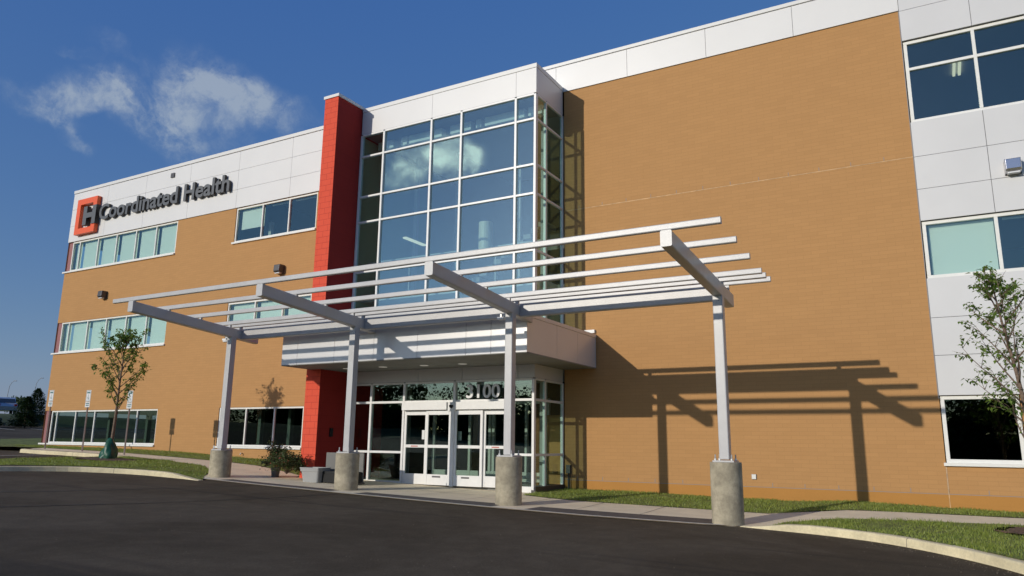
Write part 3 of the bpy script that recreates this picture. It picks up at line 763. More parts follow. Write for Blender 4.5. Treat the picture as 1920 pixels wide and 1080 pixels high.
# entrance canopy box
CX0, CX1, CYF, CZ0, CZ1 = -17.60, -8.95, -4.42, 2.285, 3.30
m = MB()
cj = [CX0, -16.95, -15.45, -13.95, -12.4, -10.80, -10.02, CX1]
for a, b in zip(cj, cj[1:]):
    fbox(m, a, b, CZ0, CZ1-.1, CYF+.03); 
ys = [CYF+.002, -2.7, -1.35, -.02]
for a, b in zip(ys, ys[1:]): m.box(CX1-.03, CX1, a+.005, b-.005, CZ0+.005, CZ1-.105)
for a, b in zip(ys, ys[1:]): m.box(CX0, CX0+.03, a+.005, b-.005, CZ0+.005, CZ1-.105)
m.box(CX0-.015, CX1+.015, CYF-.015, -.02, CZ1-.1, CZ1)
m.cur = 1; m.box(CX0+.032, CX1-.032, CYF+.032, -.03, CZ0+.006, CZ1-.11)
cn = m.build('entrance_canopy', ['fascia_panel', 'panel_gap'], B)
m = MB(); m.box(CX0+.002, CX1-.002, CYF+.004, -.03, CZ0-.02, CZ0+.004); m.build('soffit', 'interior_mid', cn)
for x, y in ((-14.78, -2.96), (-13.31, -2.84), (-11.99, -2.76), (-16.2, -3.0)):
    q = MB(); q.smooth = False; q.lathe(x, y, [(.13, CZ0-.03), (.13, CZ0-.0205)], 20); q.build('recessed_light', 'recess_lamp', cn)
MB().box(-9.3, -8.97, -.09, -.0, 3.35, 3.45).build('flashing', 'coping', cn)
# lower storefront
LX0 = -17.09; Z_G, Z_L, Z_T, Z_H = -1.26, -.30, 1.25, 1.84
m = MB()
for a, b in zip([TX0, -14.2, -12.55, -10.6], [-14.2, -12.55, -10.6, TX1]): fbox(m, a, b, Z_H+.035, CZ0-.02, TY+.03)
m.box(TX1-.03, TX1, TY+.01, -.045, Z_H+.04, CZ0-.022)
m.cur = 1; m.box(TX0, TX1-.034, TY+.032, -.05, Z_H+.036, CZ0-.024)
m.build('transom_fascia', ['grey_panel', 'panel_gap'], B)
m = MB(); y0, y1 = TY-.018, TY+.10
for x in (-17.085, -16.06, -14.72, -12.80, -10.90, -10.09): m.box(x-.04, x+.04, y0, y1, (Z_G if x != -12.80 else Z_G), Z_H)
for a, b in zip((-17.085, -16.06, -14.72, -12.80, -10.90), (-16.06, -14.72, -12.80, -10.90, -10.09)):
    m.box(a+.04, b-.04, y0+.004, y1-.004, Z_H-.03, Z_H+.03); m.box(a+.04, b-.04, y0+.004, y1-.004, Z_T-.035, Z_T+.035)
    if b < -14 or a > -11:
        m.box(a+.04, b-.04, y0+.004, y1-.004, Z_L-.035, Z_L+.035); m.box(a+.04, b-.04, y0+.004, y1-.004, Z_G-.1, Z_G+.09)
for z, hh in ((Z_L, .035), (Z_T, .035), (Z_H, .03)):
    m.box(TX1-.07, TX1+.004, TY+.10, -1.265, z-hh, z+hh); m.box(TX1-.07, TX1+.004, -1.195, -.08, z-hh, z+hh)
for y in (-1.23, -.045): m.box(TX1-.075, TX1+.006, y-.035, y+.035, Z_G, Z_H)
SF = m.build('storefront', 'frame_alu', B, bevel=.004, seg=1)
MB().box(TX1-.1, TX1+.03, TY+.02, -.03, -1.6, -1.17).build('plinth', 'dark_metal', SF)
for a, b, c, d in ((-17.06, -16.07, Z_G, Z_L), (-16.05, -14.74, Z_G, Z_L), (-17.06, -16.07, Z_L, Z_T), (-16.05, -14.74, Z_L, Z_T), (-10.88, -10.1, Z_G, Z_L), (-10.88, -10.1, Z_L, Z_T),
                   (-17.06, -16.07, Z_T, Z_H), (-16.05, -14.74, Z_T, Z_H), (-14.7, -12.82, Z_T, Z_H), (-12.78, -10.92, Z_T, Z_H), (-10.88, -10.1, Z_T, Z_H)):
    MB().box(a, b, TY+.04, TY+.05, c+.02, d-.02).build('pane', 'door_glass', SF)
for a, b in ((TY+.05, -1.23), (-1.23, -.05)):
    for c, d in ((Z_G+.1, Z_L), (Z_L, Z_T), (Z_T, Z_H)): MB().box(TX1-.045, TX1-.035, a+.03, b-.03, c+.02, d-.02).build('pane', 'glass', SF)
# sliding doors: header, four leaves
def leaf(x0, x1, y, pa, left):
    m = MB(); s = .085
    m.box(x0, x0+s, y, y+.05, Z_G+.02, .97); m.box(x1-s, x1, y, y+.05, Z_G+.02, .97)
    m.box(x0+s, x1-s, y+.002, y+.048, .84, .97); m.box(x0+s, x1-s, y+.002, y+.048, -.15, -.06); m.box(x0+s, x1-s, y+.002, y+.048, Z_G+.02, -.93)
    d = m.build('sliding_door', 'frame_alu', B, bevel=.004, seg=1)
    MB().box(x0+s-.01, x1-s+.01, y+.02, y+.028, -.07, .86).build('pane', 'door_glass', d)
    MB().box(x0+s-.01, x1-s+.01, y+.02, y+.028, -.94, -.14).build('pane', 'door_glass', d)
    return d
d1 = leaf(-14.67, -13.78, TY+.0, B, 1); d2 = leaf(-13.79, -12.86, TY-.06, B, 0)
d3 = leaf(-12.74, -11.74, TY-.06, B, 1); d4 = leaf(-11.75, -10.95, TY+.0, B, 0)
MB().box(-14.68, -12.98, TY-.16, TY-.02, .985, 1.215).build('door_header', 'frame_alu', B, bevel=.008)
MB().box(-12.68, -10.95, TY-.16, TY-.02, .985, 1.215).build('door_header', 'frame_alu', B, bevel=.008)
q = MB(); q.box(-12.97, -12.69, TY-.11, TY-.02, .95, 1.21); q.box(-12.86, -12.74, TY-.09, TY-.03, Z_G, .95); q.build('door_post', 'frame_alu', B, bevel=.004)
q = MB(); q.smooth = True; q.lathe(-12.83, TY-.13, [(.02, 1.03), (.055, 1.06), (.065, 1.10), (.06, 1.13)], 14); q.build('motion_sensor', 'black', B)
MB().box(-13.97, -13.87, TY-.004, TY+.0, .1, .38).build('notice', 'paper', d1); MB().box(-12.66, -12.55, TY+.05, TY+.055, .08, .35).build('notice', 'paper', d3)
MB().box(-14.38, -14.12, TY-.004, TY, -.125, -.09).build('label_strip', 'red_label', d1); MB().box(-11.45, -11.2, TY-.004, TY, -.125, -.09).build('label_strip', 'red_label', d4)
MB().box(-13.5, -13.2, TY-.064, TY-.06, -1.02, -.975).build('label_strip', 'dark_metal', d2); MB().box(-12.45, -12.17, TY-.064, TY-.06, -1.02, -.975).build('label_strip', 'dark_metal', d3)
# inner lobby
m = MB()
for x in (-15.6, -14.1, -13.3, -13.15, -11.9, -11.1): m.box(x, x+.09, .9, 1.0, -1.2, 1.3)
m.box(-15.6, -11.0, .89, 1.01, 1.3, 1.45); m.box(-15.5, -11.1, .91, .99, -1.2, -.9)
m.build('inner_door_frame', 'frame_alu', B)
m = MB(); m.box(-17.1, -10.15, TY+.15, 5, -1.4, -1.24); m.build('lobby_floor', 'interior_mid', B)
m = MB(); m.box(-17.1, -10.15, TY+.2, 5.0, 2.35, 2.6); m.build('lobby_ceiling', 'interior_white', B)
MB().box(-10.9, -10.3, .4, 1.0, -1.2, .9).build('reception_panel', 'tan_brick', B)
m = MB(); m.box(-9.93, -9.8, -.1, 0, -.85, -.6); m.tube([(-9.88, -.05, -.85), (-9.88, -.05, -1.3)], .02, 6); m.tube([(-9.82, -.05, -.85), (-9.82, -.05, -1.3)], .012, 6); m.build('conduit_box', 'dark_metal', B)
MB().box(-4.515, -4.395, -.04, 0, -.84, -.71).build('outlet_box', 'galv', B, bevel=.008)
q = MB(); q.tube([(-24.09, 0, -.5), (-24.09, -.1, -.5), (-24.09, -.12, -.56)], .022, 8); q.build('hose_tap', 'galv', B)
MB().box(-30.45, -30.2, -.09, -.04, 12.03, 12.25).build('vent_box', 'dark_metal', B, bevel=.004)

# ------------------------------------------------------------------ wall lights
def wall_light(x, z, m1, label, w=.34, h=.36):
    t = thing('wall_light', (x, -.04, z), label, 'wall lamp', 'wall lights on the facade')
    MB().box(x-w*.5, x+w*.5, -.07, -.0, z-h*.5, z+h*.5).build('backplate', 'dark_metal', t, bevel=.006)
    b = MB(); b.loft([[(x-w/2, -.07, z-h/2+.02), (x+w/2, -.07, z-h/2+.02), (x+w/2, -.07, z+h/2), (x-w/2, -.07, z+h/2)],
                      [(x-w/2, -.25, z-h/2+.05), (x+w/2, -.25, z-h/2+.05), (x+w/2, -.25, z+h/2), (x-w/2, -.25, z+h/2)],
                      [(x-w/2+.02, -.30, z-h/2+.09), (x+w/2-.02, -.30, z-h/2+.09), (x+w/2-.02, -.28, z+h/2-.02), (x-w/2+.02, -.28, z+h/2-.02)]])
    b.build('hood', m1, t, bevel=.008)
    MB().box(x-w*.38, x+w*.38, -.24, -.1, z-h*.5-.005, z-h*.5+.03).build('lens', 'headlight', t)
wall_light(-34.6, 6.78, 'dark_metal', 'small dark wall light high on brick at the far left corner')
wall_light(-22.72, 6.79, 'dark_metal', 'dark wall light on brick between the upper windows beside the red pier')
wall_light(2.06, 6.72, 'chrome', 'shiny silver wall light on the light grey panels')

# ------------------------------------------------------------------ wall sign and house number
def text_mesh(s, size, ext, off):
    c = bpy.data.curves.new('t', 'FONT'); c.body = s; c.size = size; c.extrude = ext; c.offset = off; c.resolution_u = 4
    o = bpy.data.objects.new('t', c); COL.objects.link(o); bpy.context.view_layer.update()
    dg = bpy.context.evaluated_depsgraph_get(); me = bpy.data.meshes.new_from_object(o.evaluated_get(dg))
    bpy.data.objects.remove(o); bpy.data.curves.remove(c); return me
def put_text(s, x0, width, zb, cap, yf, depth, parent, name, mats, bold=.028):
    ref = text_mesh('H', 1, 0, bold); h = max(v.co.y for v in ref.vertices)-min(v.co.y for v in ref.vertices); z00 = min(v.co.y for v in ref.vertices)
    allm = text_mesh(s, 1, 0, bold); ax0 = min(v.co.x for v in allm.vertices); ax1 = max(v.co.x for v in allm.vertices)
    kx = width/(ax1-ax0); kz = cap/h
    for i, ch in enumerate(s):
        if ch == ' ': continue
        pre = text_mesh(s[:i+1], 1, 0, bold); rx = max(v.co.x for v in pre.vertices)
        me = text_mesh(ch, 1, .5, bold); cx1 = max(v.co.x for v in me.vertices)
        for v in me.vertices:
            X = x0+(v.co.x-cx1+rx-ax0)*kx; Z = zb+(v.co.y-z00)*kz; Y = yf+(.5-v.co.z)*depth
            v.co = (X, Y, Z)
        me.materials.clear(); [me.materials.append(MATS[k]) for k in mats]; me.update()
        for p in me.polygons: p.material_index = 0 if p.normal.y < -.7 else (1 if len(mats) > 1 else 0); p.use_smooth = False
        o = bpy.data.objects.new(name, me); COL.objects.link(o); o.parent = parent; o.location = -parent.location
        bpy.data.meshes.remove(pre)
SG = thing('wall_sign', (-32, -.04, 10.6), 'orange bracket logo and dark raised lettering Coordinated Health on white panels', 'sign')
put_text('Coordinated Health', -35.66, 9.52, 10.66, .80, -.20, .12, SG, 'letter', ['letter_face', 'letter_side'], .022)
m = MB()
bx0, bx1, bz0, bz1, bw = -37.55, -35.86, 10.11, 11.97, .31
def poly_prism(m, pts, y0, y1):
    n = len(pts); m.add([(x, y0, z) for x, z in pts]+[(x, y1, z) for x, z in pts], [tuple(range(n)), tuple(range(2*n-1, n-1, -1))]+[(i, i+n, (i+1) % n+n, (i+1) % n) for i in range(n)])
poly_prism(m, [(bx0, bz0), (bx1, bz0), (bx1, bz0+.52), (bx1-bw, bz0+.52), (bx1-bw, bz0+.3), (bx0+bw, bz0+.3), (bx0+bw, bz1-.3), (bx1-bw, bz1-.3), (bx1-bw, bz1-.55), (bx1, bz1-.55), (bx1, bz1), (bx0, bz1)], -.26, -.06)
m.build('logo_bracket', 'logo_orange', SG)
m = MB(); hx0, hx1, hz0, hz1 = -36.86, -35.80, 10.52, 11.50
poly_prism(m, [(hx0, hz0), (hx0+.3, hz0), (hx0+.3, hz0+.36), (hx1-.3, hz0+.36), (hx1-.3, hz0), (hx1, hz0), (hx1, hz1), (hx1-.3, hz1), (hx1-.3, hz0+.62), (hx0+.3, hz0+.62), (hx0+.3, hz1), (hx0, hz1)], -.30, -.10)
m.cur = 0; o = m.build('logo_letter', ['letter_face', 'letter_side'], SG)
for p in o.data.polygons: p.material_index = 0 if abs(p.normal.y) > .7 else 1
HN = thing('house_number', (-11.75, TY-.03, 1.3), 'white raised numerals 3100 above the entrance doors', 'house number')
put_text('3100', -12.35, 1.17, 1.325, .40, TY-.05, .03, HN, 'numeral', ['white_paint'], .016)

# ------------------------------------------------------------------ pergola
PG = thing('pergola', (-11, -5.3, -1.4), 'light grey steel pergola on four columns with round concrete piers before the entrance', 'pergola')
BXR, BSP, BP, BZ, BS, BH, BW = -3.72, 5.0, 8.66, 3.70, .082, .295, .21
BXS = [-3.79, -8.88, -13.89, -18.90]       # right faces of the four beams
CPF = 5.30                                  # front face of the columns
def bz(p): return BZ+BS*(p-BP)
def beam_prism(m, x0, x1, p0, p1, z0a, z0b, h):
    """bar running in y with rounded section"""
    r = .03; prof = []
    for cx, cz, a0 in ((x1-r, -r, 0), (x0+r, -r, 90), (x0+r, -h+r, 180), (x1-r, -h+r, 270)):
        for k in range(4):
            a = RAD(a0+k*30); prof.append((cx+r*math.cos(a), cz+r*math.sin(a)))
    m.loft([[(x, -p0, z0a+z) for x, z in prof], [(x, -p1, z0b+z) for x, z in prof]])
for i, xr in enumerate(BXS):
    m = MB(); beam_prism(m, xr-BW, xr, BP, 4.25, bz(BP), bz(4.25), BH)
    b = m.build('beam', 'paint_grey', PG)
    zt = bz(CPF)-BH
    m = MB(); m.box(xr-.208, xr-.002, -CPF, -CPF+.205, -.26, zt+.03); c = m.build('column', 'paint_grey', PG, bevel=.02, seg=3)
    ptop = -.30 if i else -.31
    m = MB(); m.box(xr-.32, xr+.11, -CPF-.11, -CPF+.32, ptop, ptop+.035); bp_ = m.build('base_plate', 'paint_grey', c, bevel=.004)
    for a, bb in ((-.27, -.06), (.06, -.06), (-.27, .27), (.06, .27)):
        q = MB(); q.lathe(xr+a, -CPF+bb, [(.028, ptop+.036), (.028, ptop+.07)], 6); q.lathe(xr+a, -CPF+bb, [(.013, ptop+.07), (.013, ptop+.15)], 8); q.build('bolt', 'galv', c)
    m = MB(); m.smooth = True; px_, py_ = xr-.105, -CPF+.1; gz = G(px_, py_)
    rr = .315
    m.lathe(px_, py_, [(rr, gz-.3), (rr, gz), (rr, ptop-.012)], 40, cap=False); m.smooth = False
    m.loft([[(px_+r_*math.cos(2*PI*k/40), py_+r_*math.sin(2*PI*k/40), z_) for k in range(40)] for r_, z_ in ((rr, ptop-.012), (rr-.012, ptop))])
    m.build('pier', 'concrete_pier', PG)
# cross beams between the columns
for a, b in ((BXS[3], BXS[2]), (BXS[2], BXS[1]), (BXS[1], BXS[0])):
    m = MB(); zt = 3.425; r = .025; CBF = 4.93
    prof = []
    for cyy, cz, a0 in ((-CBF+.165-r, zt-r, 0), (-CBF+r, zt-r, 90), (-CBF+r, zt-.33+r, 180), (-CBF+.165-r, zt-.33+r, 270)):
        for k in range(4):
            an = RAD(a0+k*30); prof.append((cyy+r*math.cos(an), cz+r*math.sin(an)))
    m.loft([[(a+.003, y, z) for y, z in prof], [(b-BW-.003, y, z) for y, z in prof]]); m.build('cross_beam', 'paint_grey', PG)
# rails lying on the beams
RX0, RX1 = -19.9, -2.95
for i, p in enumerate([8.62, 7.52, 6.44, 5.36, 4.93, 4.42]):
    zt = 3.607+.062*(p-5); zt += (0, 0, 0, 0, .02, .07)[i]
    m = MB(); r = .018; w = .10; prof = []
    for cyy, cz, a0 in ((-p+w-r, zt-r, 0), (-p+r, zt-r, 90), (-p+r, zt-.12+r, 180), (-p+w-r, zt-.12+r, 270)):
        for k in range(3):
            an = RAD(a0+k*45); prof.append((cyy+r*math.cos(an), cz+r*math.sin(an)))
    m.loft([[(RX0, y, z) for y, z in prof], [(RX1, y, z) for y, z in prof]]); rl = m.build('rail', 'paint_grey', PG)
    for xr in BXS:
        zb = bz(p-.05)
        if zt-.12-zb > .004: MB().box(xr-.15, xr-.06, -p+.02, -p+.08, zb-.01, zt-.119).build('clip', 'paint_grey', rl)
# little floodlights under the cross beam
def flood(x, z, lab):
    t = thing('floodlight', (x, -CPF, z), lab, 'floodlight', 'floodlights clamped to the pergola columns')
    MB().box(x-.09, x+.09, -CPF+.02, -CPF+.14, z-.03, z+.035).build('housing', 'white_paint', t, bevel=.008)
    MB().box(x-.07, x+.07, -CPF+.012, -CPF+.0199, z-.02, z+.025).build('lens', 'headlight', t)
    MB().box(x-.02, x+.02, -CPF+.05, -CPF+.1, z+.035, z+.11).build('bracket', 'galv', t)
flood(BXS[3]-.33, bz(5.3)-BH-.10, 'tiny white floodlight beside the leftmost pergola column')
flood(BXS[1]-.36, bz(5.3)-BH-.10, 'tiny white floodlight left of the third pergola column, near the canopy end')

# ------------------------------------------------------------------ young trees
def tree(name, base, height, spread, seed, label, group, nleaf, first=.3, lean=(0, 0), lsize=.085, ntwig=26, group2=None):
    rnd = random.Random(seed); t = thing(name, base, label, 'tree', group)
    bx, by, bz_ = base; tm = MB(); tm.smooth = True; lm = MB(); tips = []
    def trunk(h):
        q = h/height; return Vector((bx+lean[0]*q+.05*math.sin(q*7+seed), by+lean[1]*q+.04*math.cos(q*6), bz_+h))
    n = 12; tm.tube([trunk(height*i/n*.97-(.1 if i == 0 else 0)) for i in range(n+1)], [.052*(1-i/n)**.8+.006 for i in range(n+1)], 8)
    for k in range(ntwig):
        q = first+(1-first)*(k+.3)/ntwig; p0 = trunk(height*q*.95); az = k*2.399+rnd.uniform(-.4, .4)
        prof = math.sin(PI*min(1, (q-first)/(1-first)*.8+.22))**.75
        L = spread*prof*rnd.uniform(.72, 1.12)
        el = RAD(rnd.uniform(38, 58)); pts = [p0]; d = Vector((math.cos(az)*math.cos(el), math.sin(az)*math.cos(el), math.sin(el)))
        ns = 6
        for j in range(ns):
            d = (d+Vector((rnd.gauss(0, .09), rnd.gauss(0, .09), .03))).normalized(); pts.append(pts[-1]+d*L/ns)
        tm.tube(pts, [.016*(1-j/ns)+.003 for j in range(ns+1)], 5)
        for j in range(2, ns+1):
            for s in range(2):
                a2 = rnd.uniform(0, 2*PI); dd = (d*.6+Vector((math.cos(a2), math.sin(a2), rnd.uniform(-.1, .5)))*.8).normalized(); l2 = L*rnd.uniform(.14, .34)
                e = pts[j]+dd*l2; mid = pts[j]+dd*l2*.5+Vector((0, 0, .02)); tm.tube([pts[j], mid, e], [.006, .004, .002], 4)
                tips += [(pts[j], mid, e)]
    tips += [(trunk(height*.9), trunk(height*.96), trunk(height*1.0))]*6
    clump = {}
    for k in range(nleaf):
        i = rnd.randrange(len(tips))
        if i not in clump: clump[i] = rnd.random()
        if clump[i] < .22: continue
        a, b, c = tips[i]; u = rnd.random()**.6; p = a.lerp(c, u)+Vector((rnd.gauss(0, .035), rnd.gauss(0, .035), rnd.gauss(-.015, .03)))
        s = lsize*rnd.uniform(.6, 1.2); az = rnd.uniform(0, 2*PI); dr = rnd.uniform(-1.0, .15)
        ax = Vector((math.cos(az)*math.cos(dr), math.sin(az)*math.cos(dr), math.sin(dr))); sd = ax.cross(Vector((0, 0, 1))).normalized(); sd = (sd+Vector((0, 0, rnd.uniform(-.5, .5)))).normalized()
        up = sd.cross(ax); w = s*.30
        lm.add([p, p+ax*s*.45+sd*w+up*s*.08, p+ax*s+up*-s*.1, p+ax*s*.45-sd*w+up*s*.08], [(0, 1, 2), (0, 2, 3)])
    tm.build('trunk', 'bark', t); lm.build('crown', 'leaf', t)
    return t
tlz = G(*TL)+RS(TL[0])+.03; trz = G(*TR)+RS(TR[0])+.03
tree('young_tree', (TL[0], TL[1], tlz), 4.5, 1.4, 5, 'young leafy tree on the left island, small oval crown before the window strips', 'young street trees', 2700, .36, (.28, 0), .12, 26)
tree('young_tree', (TR[0], TR[1], trz), 5.1, 1.5, 11, 'young leafy tree at the right edge of the frame, before the grey panels', 'young street trees', 2700, .27, (-.36, 0), .10, 26)
def bag(x, y, z, label, h=.72, seed=1):
    m = MB(); m.smooth = True; rings = []
    for j in range(15):
        q = j/14; r = .235*(1-q**1.7)*(1.0 if q > .08 else .93)+.055
        ring_ = []
        for k in range(28):
            a = 2*PI*k/28; w = 1+.13*math.sin(3*a+q*7+seed)+.22*noise.noise(Vector((math.cos(a)*2.5, math.sin(a)*2.5, q*4+seed)))+.07*math.sin(7*a+9*q)*(1-q)
            ring_.append((x+r*w*math.cos(a)*.95, y+r*w*math.sin(a), z-.03+q*h))
        rings.append(ring_)
    m.loft(rings); t = m.build('watering_bag', 'bag_green'); tag(t, label, 'watering bag', 'green watering bags round the young trees')
bag(TL[0], TL[1], tlz, 'green plastic watering bag round the trunk of the left island tree', .74, 1)
bag(TR[0], TR[1], trz, 'green plastic watering bag round the trunk of the tree at the right edge', .7, 4)

# ------------------------------------------------------------------ parking signs
def sign_post(x, y, label):
    z = G(x, y)+RS(x)+.0
    t = thing('parking_sign', (x, y, z), label, 'sign', 'reserved parking signs on posts', local=True)
    m = MB(); m.box(-.024, .024, -.012, .012, -.05, 2.42); m.box(-.024, -.018, -.028, -.012, -.05, 2.42); m.box(.018, .024, -.028, -.012, -.05, 2.42); m.build('post', 'sign_post', t)
    p = MB(); p.box(-.155, .155, -.036, -.032, 1.96, 2.42); pp = p.build('sign_plate', 'sign_white', t, bevel=.0)
    q = MB(); q.box(-.135, .135, -.0375, -.0362, 2.385, 2.40); q.box(-.135, .135, -.0375, -.0362, 1.98, 1.995); q.box(-.135, -.125, -.0375, -.0362, 1.995, 2.385); q.box(.125, .135, -.0375, -.0362, 1.995, 2.385)
    # wheelchair emblem
    q.lathe(-.01, 0, [(.001, 0), (.001, .0001)], 3)
    rs = []
    for k in range(19):
        a = RAD(110+k*13.5); rs.append((math.cos(a)*.05-.005, math.sin(a)*.05+2.10))
    for (xa, za), (xb, zb) in zip(rs, rs[1:]):
        q.add([(xa*1, -.038, za), (xb, -.038, zb), ((xb+.005)*.72-.005, -.038, (zb-2.10)*.72+2.10), ((xa+.005)*.72-.005, -.038, (za-2.10)*.72+2.10)], [(0, 1, 2, 3)])
    q.box(-.014, .004, -.0385, -.0362, 2.11, 2.205); q.box(-.012, .045, -.0385, -.0362, 2.10, 2.118); q.box(.035, .052, -.0385, -.0362, 2.04, 2.1); q.box(-.018, .008, -.0385, -.0362, 2.215, 2.243); q.box(-.1, .1, -.038, -.0362, 2.29, 2.35)
    q.build('emblem', 'sign_green', pp)
    s = MB(); s.box(-.155, .155, -.036, -.032, 1.74, 1.94); ss = s.build('lower_plate', 'sign_white', t)
    q = MB(); q.box(-.12, .12, -.038, -.0362, 1.86, 1.9); q.box(-.1, .1, -.038, -.0362, 1.79, 1.825); q.build('emblem', 'sign_green', ss)
    return t
s1 = sign_post(-27.0, -3.06, 'reserved parking sign on thin post, nearest to the young tree')
for x, l in ((-29.76, 'reserved parking sign on thin post, middle of the three, left of the young tree'), (-32.4, 'reserved parking sign on thin post at the building corner, farthest left')):
    c = copy_tree(s1); c.location = (x, -3.04, G(x, -3.04)+RS(x)); c['label'] = l

# ------------------------------------------------------------------ things by the entrance
def shrub(x, y, label, seed, h=.75, r=.42, lean=(0, 0), pot=True):
    z = G(x, y)+.012; rnd = random.Random(seed)
    t = thing('shrub', (x, y, z), label, 'plant', 'shrubs left of the red pier')
    if pot:
        m = MB(); m.smooth = True; m.lathe(x, y, [(.11, z), (.145, z+.26), (.155, z+.26), (.155, z+.29), (.135, z+.29), (.13, z+.24)], 20); m.build('pot', 'pot_grey', t)
    st = MB(); lm = MB(); z0 = z+.2
    fl = MB()
    for k in range(44):
        az = rnd.uniform(0, 2*PI); rr = r*rnd.uniform(.2, 1); hh = h*rnd.uniform(.3, 1.05)*(1-.35*rr/r)
        e = Vector((x+math.cos(az)*rr+lean[0]*hh, y+math.sin(az)*rr+lean[1]*hh, z0+hh)); mid = Vector((x+math.cos(az)*rr*.35, y+math.sin(az)*rr*.35, z0+hh*.6))
        st.tube([(x, y, z0-.05), mid, e], [.007, .005, .002], 4)
        for j in range(75):
            u = rnd.uniform(.3, 1.05); p = mid.lerp(e, u)+Vector((rnd.gauss(0, .05), rnd.gauss(0, .05), rnd.gauss(0, .05)))
            if p.z < z+.03: p.z = z+.03
            s = rnd.uniform(.03, .065); a = rnd.uniform(0, 2*PI); d = rnd.uniform(-.8, .8); ax = Vector((math.cos(a)*math.cos(d), math.sin(a)*math.cos(d), math.sin(d))); sd = ax.orthogonal().normalized()*s*.4
            (fl if rnd.random() < .02 else lm).add([p, p+ax*s*.5+sd, p+ax*s, p+ax*s*.5-sd], [(0, 1, 2, 3)])
    st.build('stem', 'bark', t); lm.build('foliage', 'shrub_leaf', t); fl.build('blossom', 'flower_red', t)
shrub(-18.35, -3.62, 'upright green shrub in a grey pot, left one of the pair by the red pier', 3, .95, .5, (-.2, 0))
shrub(-17.62, -3.85, 'brownish spreading shrub, right one of the pair, close against the red pier', 8, .68, .6, (.0, -.05), False)
# grey tub
tbx, tby = -16.35, -3.95; tz = G(tbx, tby)+.012
t = thing('storage_tub', (tbx, tby, tz), 'light grey tapered plastic tub beside the foot of the red pier', 'tub')
def rrect(cx, cy_, w, d, r, z, n=5):
    out = []
    for sx_, sy_, a0 in ((1, 1, 0), (-1, 1, 90), (-1, -1, 180), (1, -1, 270)):
        for k in range(n): a = RAD(a0+k*90/(n-1)); out.append((cx+sx_*(w/2-r)+r*math.cos(a), cy_+sy_*(d/2-r)+r*math.sin(a), z))
    return out
m = MB(); m.loft([rrect(tbx, tby, .60, .40, .06, tz), rrect(tbx, tby, .70, .48, .06, tz+.31), rrect(tbx, tby, .74, .52, .05, tz+.315), rrect(tbx, tby, .76, .54, .05, tz+.42), rrect(tbx, tby, .70, .48, .05, tz+.42), rrect(tbx, tby, .68, .46, .05, tz+.37)]); m.build('tub_body', 'tub_grey', t)
m = MB(); m.loft([rrect(tbx, tby, .775, .555, .05, tz+.395), rrect(tbx, tby, .775, .555, .05, tz+.425)], cap=False); m.build('rim', 'tub_grey', t)
# black bin and grey board behind the pier
bx_, by_ = -15.46, -3.8; zz = G(bx_, by_)+.012
t = thing('litter_bin', (bx_, by_, zz), 'black low bin half hidden behind the second concrete pier', 'bin')
m = MB(); m.loft([rrect(bx_, by_, 1.22, .36, .04, zz+.03), rrect(bx_, by_, 1.28, .40, .04, zz+.31)]); m.build('bin_body', 'black', t)
m = MB(); m.loft([rrect(bx_, by_, 1.31, .43, .04, zz+.315), rrect(bx_, by_, 1.29, .41, .06, zz+.35)]); m.build('lid', 'black', t)
q = MB()
for a in (-.55, .55):
    for b in (-.16, .16): q.box(bx_+a-.02, bx_+a+.02, by_+b-.02, by_+b+.02, zz, zz+.031)
q.build('foot', 'dark_metal', t)
t = thing('display_board', (-15.6, -3.5, zz), 'plain grey upright board standing behind the black bin', 'board')
MB().box(-16.33, -14.86, -3.54, -3.49, zz+.05, -.325).build('panel', 'board_grey', t, bevel=.006)
q = MB()
for x in (-16.2, -15.0): q.box(x-.02, x+.02, -3.58, -3.3, zz, zz+.04); q.box(x-.02, x+.02, -3.488, -3.46, zz+.04, -.4)
q.build('foot', 'dark_metal', t)

# ------------------------------------------------------------------ far left: conifers, hedge bank, cars, lamps
def conifer(x, y, h, r, seed, label):
    z = G(x, y); rnd = random.Random(seed); t = thing('conifer', (x, y, z), label, 'tree', 'conifers beyond the far car park')
    MB().tube([(x, y, z-.1), (x, y, z+h*.9)], [.09, .02], 6).build('trunk', 'bark', t)
    lm = MB()
    for k in range(7000):
        q = rnd.random()**1.0; rr = r*(min(1, (1-q)*1.25))**.8*(.8+.3*noise.noise(Vector((q*5, seed, 0))))+.04; a = rnd.uniform(0, 2*PI); rad = rr*rnd.uniform(.3, 1.1)*(1+.22*math.sin(a*5+q*20))
        p = Vector((x+math.cos(a)*rad, y+math.sin(a)*rad, z+.08+q*h)); s = rnd.uniform(.1, .22)*(1.1-q*.5)
        ax = Vector((math.cos(a), math.sin(a), rnd.uniform(-.2, .7))).normalized(); sd = ax.cross(Vector((0, 0, 1))).normalized()*s*.3+Vector((0, 0, rnd.uniform(-.03, .03)))
        lm.add([p, p+ax*s*.5+sd, p+ax*s, p+ax*s*.5-sd], [(0, 1, 2, 3)])
    lm.build('crown', 'conifer', t)
conifer(-66.5, 13.8, 2.5, 1.15, 1, 'dark bushy conifer, the lower one, beyond the far car park')
conifer(-70.6, 16.7, 3.0, 1.25, 2, 'dark bushy conifer, the taller one, closest to the building corner')
conifer(-66.9, 11.2, 1.3, 1.0, 5, 'low dark conifer cut by the left edge of the frame')
